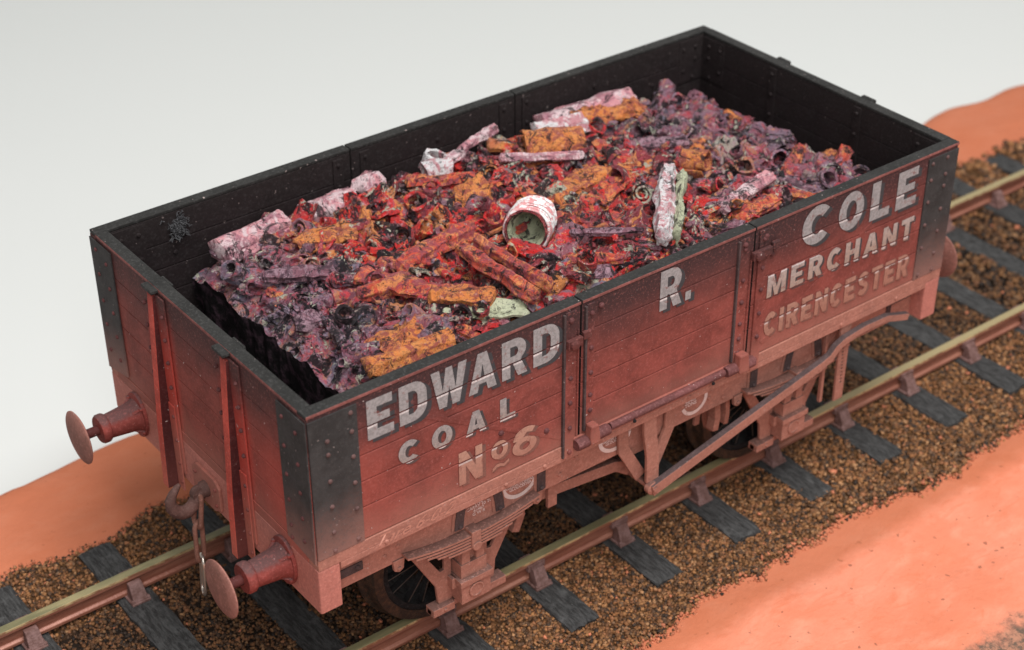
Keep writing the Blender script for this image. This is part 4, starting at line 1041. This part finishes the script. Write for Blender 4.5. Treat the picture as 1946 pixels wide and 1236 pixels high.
def piece(name, vf, mat=None, tint=None, parent=load, label=None, sharp=True):
    b = MB(); b.add(*vf); o = b.build(name, mat or m_scrap, parent, smooth=True)
    if mat is None:
        at = o.data.color_attributes.new('tint', 'FLOAT_COLOR', 'POINT'); at.data.foreach_set('color', [*tint, 1]*len(b.v))
    if label: o['label'] = label
    return o
def top(x, y): return load_h(x, y)-.13
# --- pieces the photograph shows one by one (x, y where they lie)
taken = []
def D(x0, y0, x1, y1, lift=0.0): return Vector((x1-x0, y1-y0, lift))
def slat_at(p, q, w_, h_, mat, label, name='scrap_slat', up_=.12, seed=None, amp=.045):
    cx, cy_ = (p[0]+q[0])/2, (p[1]+q[1])/2; ln = math.hypot(p[0]-q[0], p[1]-q[1]); z = top(cx, cy_)+up_
    taken.append((cx, cy_, ln*.35)); return piece(name, p_slat((cx, cy_, z), D(*p, *q), w_, h_, ln, seed or R.uniform(0, 99), amp=amp), mat, label=label)
# ribbed white can with cream inside
cx, cy_ = 7.15, 3.22; d = Vector((.74, .64, -.20)); z = top(cx, cy_)+.50
can = piece('ribbed_can', p_tube((cx, cy_, z), d, .43, .95, 3, rings=29, n=36, thick=.10, amp=.02), m_can0, label='open white and red ribbed can with cream inside'); taken.append((cx-.15, cy_-.15, .85))
vs, fs = p_tube((cx, cy_, z), d, .43, .95, 3, rings=13, n=36, thick=.10, amp=.03)
e1, e2, ax_ = frame(d); b = MB()
for k in range(6):
    b.lathe([(q+.042*math.cos(a), .446+.034*math.sin(a)) for a, q in [(6.283*i/8, -.42+k*.16) for i in range(9)]], (cx, cy_, z), d, 32, caps=False)
b.v = [tuple(Vector(v)+noise.noise_vector(Vector(v)*1.7+Vector((3, 0, 0)))*.05+noise.noise_vector(Vector(v)*5)*.018) for v in b.v]; b.build('can_ribs', m_canw, can, smooth=True)
b = MB(); b.lathe([(-.465, .375)] + [(-.42+k*.10+(.02 if k % 2 else 0), .375-(.05 if k % 2 else .0)-k*.012) for k in range(8)] + [(.36, .2), (.38, .01)], (cx, cy_, z), d, 32, caps=False); b.build('can_lining', m_cream, can, smooth=True)
piece('crumpled_sheet', p_flake((7.98, 3.08, z-.02), (.6, -.5, .5), .55, .62, 8, 2.4, .12), m_orred, label='crumpled orange foil by the can')
# white roll at the near side, orange rolls
slat_at((8.56, .95), (10.5, 2.95), .18, .22, m_white, 'upright white and pink stick near the lettered side', up_=.36)
slat_at((8.95, .95), (10.7, 2.75), .09, .2, m_cream, 'cream stick beside the white one', up_=.24)
cx, cy_ = 11.8, 3.5; piece('rolled_shaving', p_curl((cx, cy_, top(cx, cy_)+.30), (.5, -.9, .15), .36, .55, 5, 1.5), m_oran, label='orange rolled shaving standing proud at the right'); taken.append((cx, cy_, .45))
cx, cy_ = 9.75, 5.75; piece('rolled_shaving', p_curl((cx, cy_, top(cx, cy_)+.30), (.9, -.45, 0), .42, 1.3, 6, 2.2), m_oran, label='long orange roll with a spiral end'); taken.append((cx, cy_, .8))
slat_at((9.7, 6.35), (10.9, 6.1), .30, .18, m_white, 'white piece lying above the orange roll', up_=.42, amp=.03)
slat_at((10.4, 7.0), (12.9, 6.85), .34, .24, m_pink, 'long pink slab along the far wall', up_=.35, amp=.03)
slat_at((7.6, 6.6), (9.3, 7.2), .11, .11, m_pink, 'pink stick rising towards the far wall', up_=.50)
slat_at((2.1, 6.75), (3.8, 7.0), .34, .24, m_pink, 'glossy pink and white slab in the far left corner', up_=.22, amp=.02)
slat_at((4.2, 7.0), (5.5, 7.05), .26, .26, m_pink, 'pink lump row along the far wall', up_=.22)
piece('scrap_lump', p_lump((5.85, 6.95, top(5.8, 6.9)+.32), .42, 4), m_pink, label='pink and white boulder shaped lump against the far wall')
cx, cy_ = 7.35, 6.75; piece('scrap_tube', p_tube((cx, cy_, top(cx, cy_)+.36), (.3, -.3, 1), .28, .4, 7, amp=.05), m_white, label='white topped ring against the far wall'); taken.append((cx, cy_, .4))
piece('scrap_tube', p_tube((7.1, 6.3, top(7.1, 6.3)+.25), (.9, -.3, .1), .24, .6, 9, amp=.05), m_white, label='white tube below the ring')
slat_at((4.3, 3.75), (6.8, 4.2), .26, .17, m_orred, 'long ridged orange slat left of the can', up_=.2, amp=.06)
slat_at((3.65, 4.05), (4.75, 1.85), .24, .15, m_orred, 'red and orange slab pointing at the lettered side', up_=.26, amp=.07)
slat_at((4.1, 2.4), (5.0, 1.5), .24, .12, m_oran, 'orange slab beside the cream gap', up_=.20, amp=.07)
slat_at((5.36, 3.15), (5.42, .85), .15, .17, m_orred, 'orange striped log, left of a pair', up_=.33, amp=.03)
slat_at((5.68, 3.05), (5.78, .85), .11, .15, m_orred, 'orange striped log, right of a pair', up_=.35, amp=.03)
piece('crumpled_sheet', p_flake((4.72, 1.5, top(4.72, 1.5)+.13), (1, -.9, .1), .55, 1.5, 18, .4, .05), m_cream, label='bare cream patch beside the orange logs')
slat_at((2.0, 1.3), (3.75, 1.15), .20, .17, m_oran, 'orange log near the front left corner', up_=.22, amp=.06)
piece('crumpled_sheet', p_flake((3.0, 1.75, top(3, 1.7)+.2), (1, .2, .1), .8, 1.0, 77, 1.2, .14), m_oran, label='crumpled orange sheet behind the front left log')
piece('crumpled_sheet', p_flake((7.0, 4.9, top(7, 4.9)+.25), (.4, 1, .3), .6, .8, 28, .8, .12), m_oran, label='orange flake behind the can')
slat_at((8.2, 4.0), (9.8, 4.3), .30, .14, m_oran, 'orange slab right of the can', up_=.15, amp=.09)
slat_at((8.6, 3.3), (10.0, 3.8), .22, .12, m_orred, 'orange and red slab behind the white stick', up_=.15, amp=.09)
slat_at((7.9, 2.3), (9.0, 2.35), .42, .12, m_orred, 'dark red slab right of the can', up_=.12, amp=.05)
slat_at((10.4, 1.3), (12.2, 1.7), .16, .14, m_pink, 'pale pink slat near the right end', up_=.30, amp=.03)
slat_at((10.6, .95), (11.8, 1.2), .2, .1, m_orred, 'red slab below the pink slat', up_=.25)
slat_at((3.4, 5.9), (4.6, 5.6), .32, .12, m_oran, 'orange patch at the far left of the load', up_=.08, amp=.14)
slat_at((11.0, 6.5), (12.6, 6.2), .30, .14, m_oran, 'orange patch at the far right of the load', up_=.2, amp=.14)
for (x, y, r_) in ((5.15, 4.76, .24), (2.9, 5.1, .18), (6.05, 5.6, .24), (2.75, 3.2, .18), (6.7, 5.9, .2), (6.75, 3.9, .22), (7.0, 1.3, .2), (4.2, 1.5, .2), (4.6, 1.4, .15)):
    piece('scrap_tube', p_tube((x, y, top(x, y)+.14), (R.uniform(-.5, .1), R.uniform(-.7, -.2), 1), r_, .34, R.uniform(0, 99), thick=.3), None, R.choice([(.42, .04, .04), (.22, .05, .07)])); taken.append((x, y, r_))
slat_at((2.2, 5.2), (3.4, 4.4), .14, .12, m_purp, 'purple rod at the dusty left end', up_=.2)
slat_at((3.2, 3.4), (4.3, 3.3), .16, .14, m_orred, 'red and orange rod left of the slabs', up_=.22)
slat_at((7.2, 2.1), (8.4, 1.3), .07, .07, m_purp, 'thin dark rod in front of the can', up_=.26, amp=.02)
slat_at((8.4, 5.9), (9.9, 4.9), .09, .09, m_pink, 'thin pink rod below the orange roll', up_=.30, amp=.02)
slat_at((11.2, 5.0), (12.4, 4.4), .20, .14, m_purp, 'purple slab right of the middle', up_=.18)
slat_at((13.2, 2.2), (14.4, 2.9), .14, .14, m_orred, 'orange tipped rod at the right end', up_=.22)
slat_at((6.3, 6.35), (7.6, 5.6), .12, .12, m_orred, 'orange rod below the white ring', up_=.26)
def free(x, y, m=.0): return all((x-a)**2+(y-c_)**2 > (r_+m)**2*.6 for a, c_, r_ in taken)
def spot():
    while True:
        x = R.uniform(X0+.38, X1-.3); y = R.uniform(YA+.1, YB-.15)
        if free(x, y) and not (x < X0+.9 and y > 6.5): return x, y
for k in range(80):
    x, y = spot(); a = R.uniform(0, 6.28); r_ = R.uniform(.13, .22)
    piece('scrap_tube', p_tube((x, y, top(x, y)+r_*.30), (math.cos(a), math.sin(a), R.uniform(-.2, 1.3)), r_, R.uniform(.4, 1.1), R.uniform(0, 99), n=14, amp=.06), None, pick(x, y))
for k in range(90):
    x, y = spot(); a = R.uniform(0, 6.28); r_ = R.uniform(.13, .26)
    piece('rolled_shaving', p_curl((x, y, top(x, y)+r_*.35), (math.cos(a), math.sin(a), R.uniform(-.2, 1.0)), r_, R.uniform(.2, .6), R.uniform(0, 99), R.uniform(1.1, 2.2)), None, pick(x, y))
for k in range(72):
    x, y = spot(); a = R.uniform(0, 6.28); mt = R.choices([None, m_orred, m_purp, m_oran], [6, 1.6, .8, 1.2])[0]
    piece('scrap_slat', p_slat((x, y, top(x, y)+.08), (math.cos(a), math.sin(a), R.uniform(-.25, .3)), R.uniform(.08, .20), R.uniform(.06, .14), R.uniform(.7, 1.7), R.uniform(0, 99)), mt, pick(x, y))
for k in range(40):
    x, y = spot(); piece('scrap_lump', p_lump((x, y, top(x, y)+.02), R.uniform(.14, .28), R.uniform(0, 99)), R.choices([None, m_purp], [3, 1])[0], pick(x, y))
for k in range(88):
    x, y = spot(); a = R.uniform(0, 6.28); piece('crumpled_sheet', p_flake((x, y, top(x, y)+.10), (math.cos(a), math.sin(a), R.uniform(-.5, .7)), R.uniform(.4, .8), R.uniform(.5, 1.1), R.uniform(0, 99), R.uniform(.8, 3.2), .13), None, pick(x, y))
# the small crumbs in between, one object
b = MB(); tc = []
for k in range(1700):
    x, y = R.uniform(X0+.22, X1-.15), R.uniform(YA+.05, YB-.12)
    if (x < X0+.6 and y > 6.6) or math.hypot(x-6.95, y-3.05) < .62: continue
    z = top(x, y)+crater(x, y)*.7+R.uniform(-.05, .08); a = R.uniform(0, 6.28); q = R.random(); d = (math.cos(a), math.sin(a), R.uniform(-.5, .9))
    if q < .18: vf = p_tube((x, y, z), d, R.uniform(.05, .10), R.uniform(.12, .4), R.uniform(0, 99), rings=4, n=8, amp=.02)
    elif q < .55: vf = p_flake((x, y, z), d, R.uniform(.15, .40), R.uniform(.2, .55), R.uniform(0, 99), R.uniform(.8, 2.5), .06)
    elif q < .90: vf = p_slat((x, y, z), d, R.uniform(.03, .08), R.uniform(.025, .06), R.uniform(.3, 1.0), R.uniform(0, 99), amp=.03)
    else: vf = p_lump((x, y, z), R.uniform(.05, .12), R.uniform(0, 99))
    b.add(*vf); tc += [*pick(x, y), 1]*len(vf[0])
o = b.build('loose_scrap', m_scrap, load, smooth=True); at = o.data.color_attributes.new('tint', 'FLOAT_COLOR', 'POINT'); at.data.foreach_set('color', tc); o['kind'] = 'stuff'

# crinkled tuft stuck to the inside of the far wall
b = MB()
for k in range(150):
    p = Vector((1.72+R.gauss(0, .10), W-T-.03, 6.66+R.gauss(0, .11))); pts_ = [p]
    for _ in range(6): pts_.append(pts_[-1]+Vector((R.uniform(-.04, .04), R.uniform(-.04, .03), R.uniform(-.04, .04)))); pts_[-1].y = min(pts_[-1].y, W-T-.01)
    b.tube(pts_, .008, 4)
g = G('grey_fibre', .6, .4); m_fib = g.out((.06, .06, .065))
tag(b.build('fibre_tuft', m_fib, org=(1.72, W-T, 6.66), smooth=True), 'small grey crinkled fibre tuft stuck to the inner face of the far wall', 'fibre tuft')
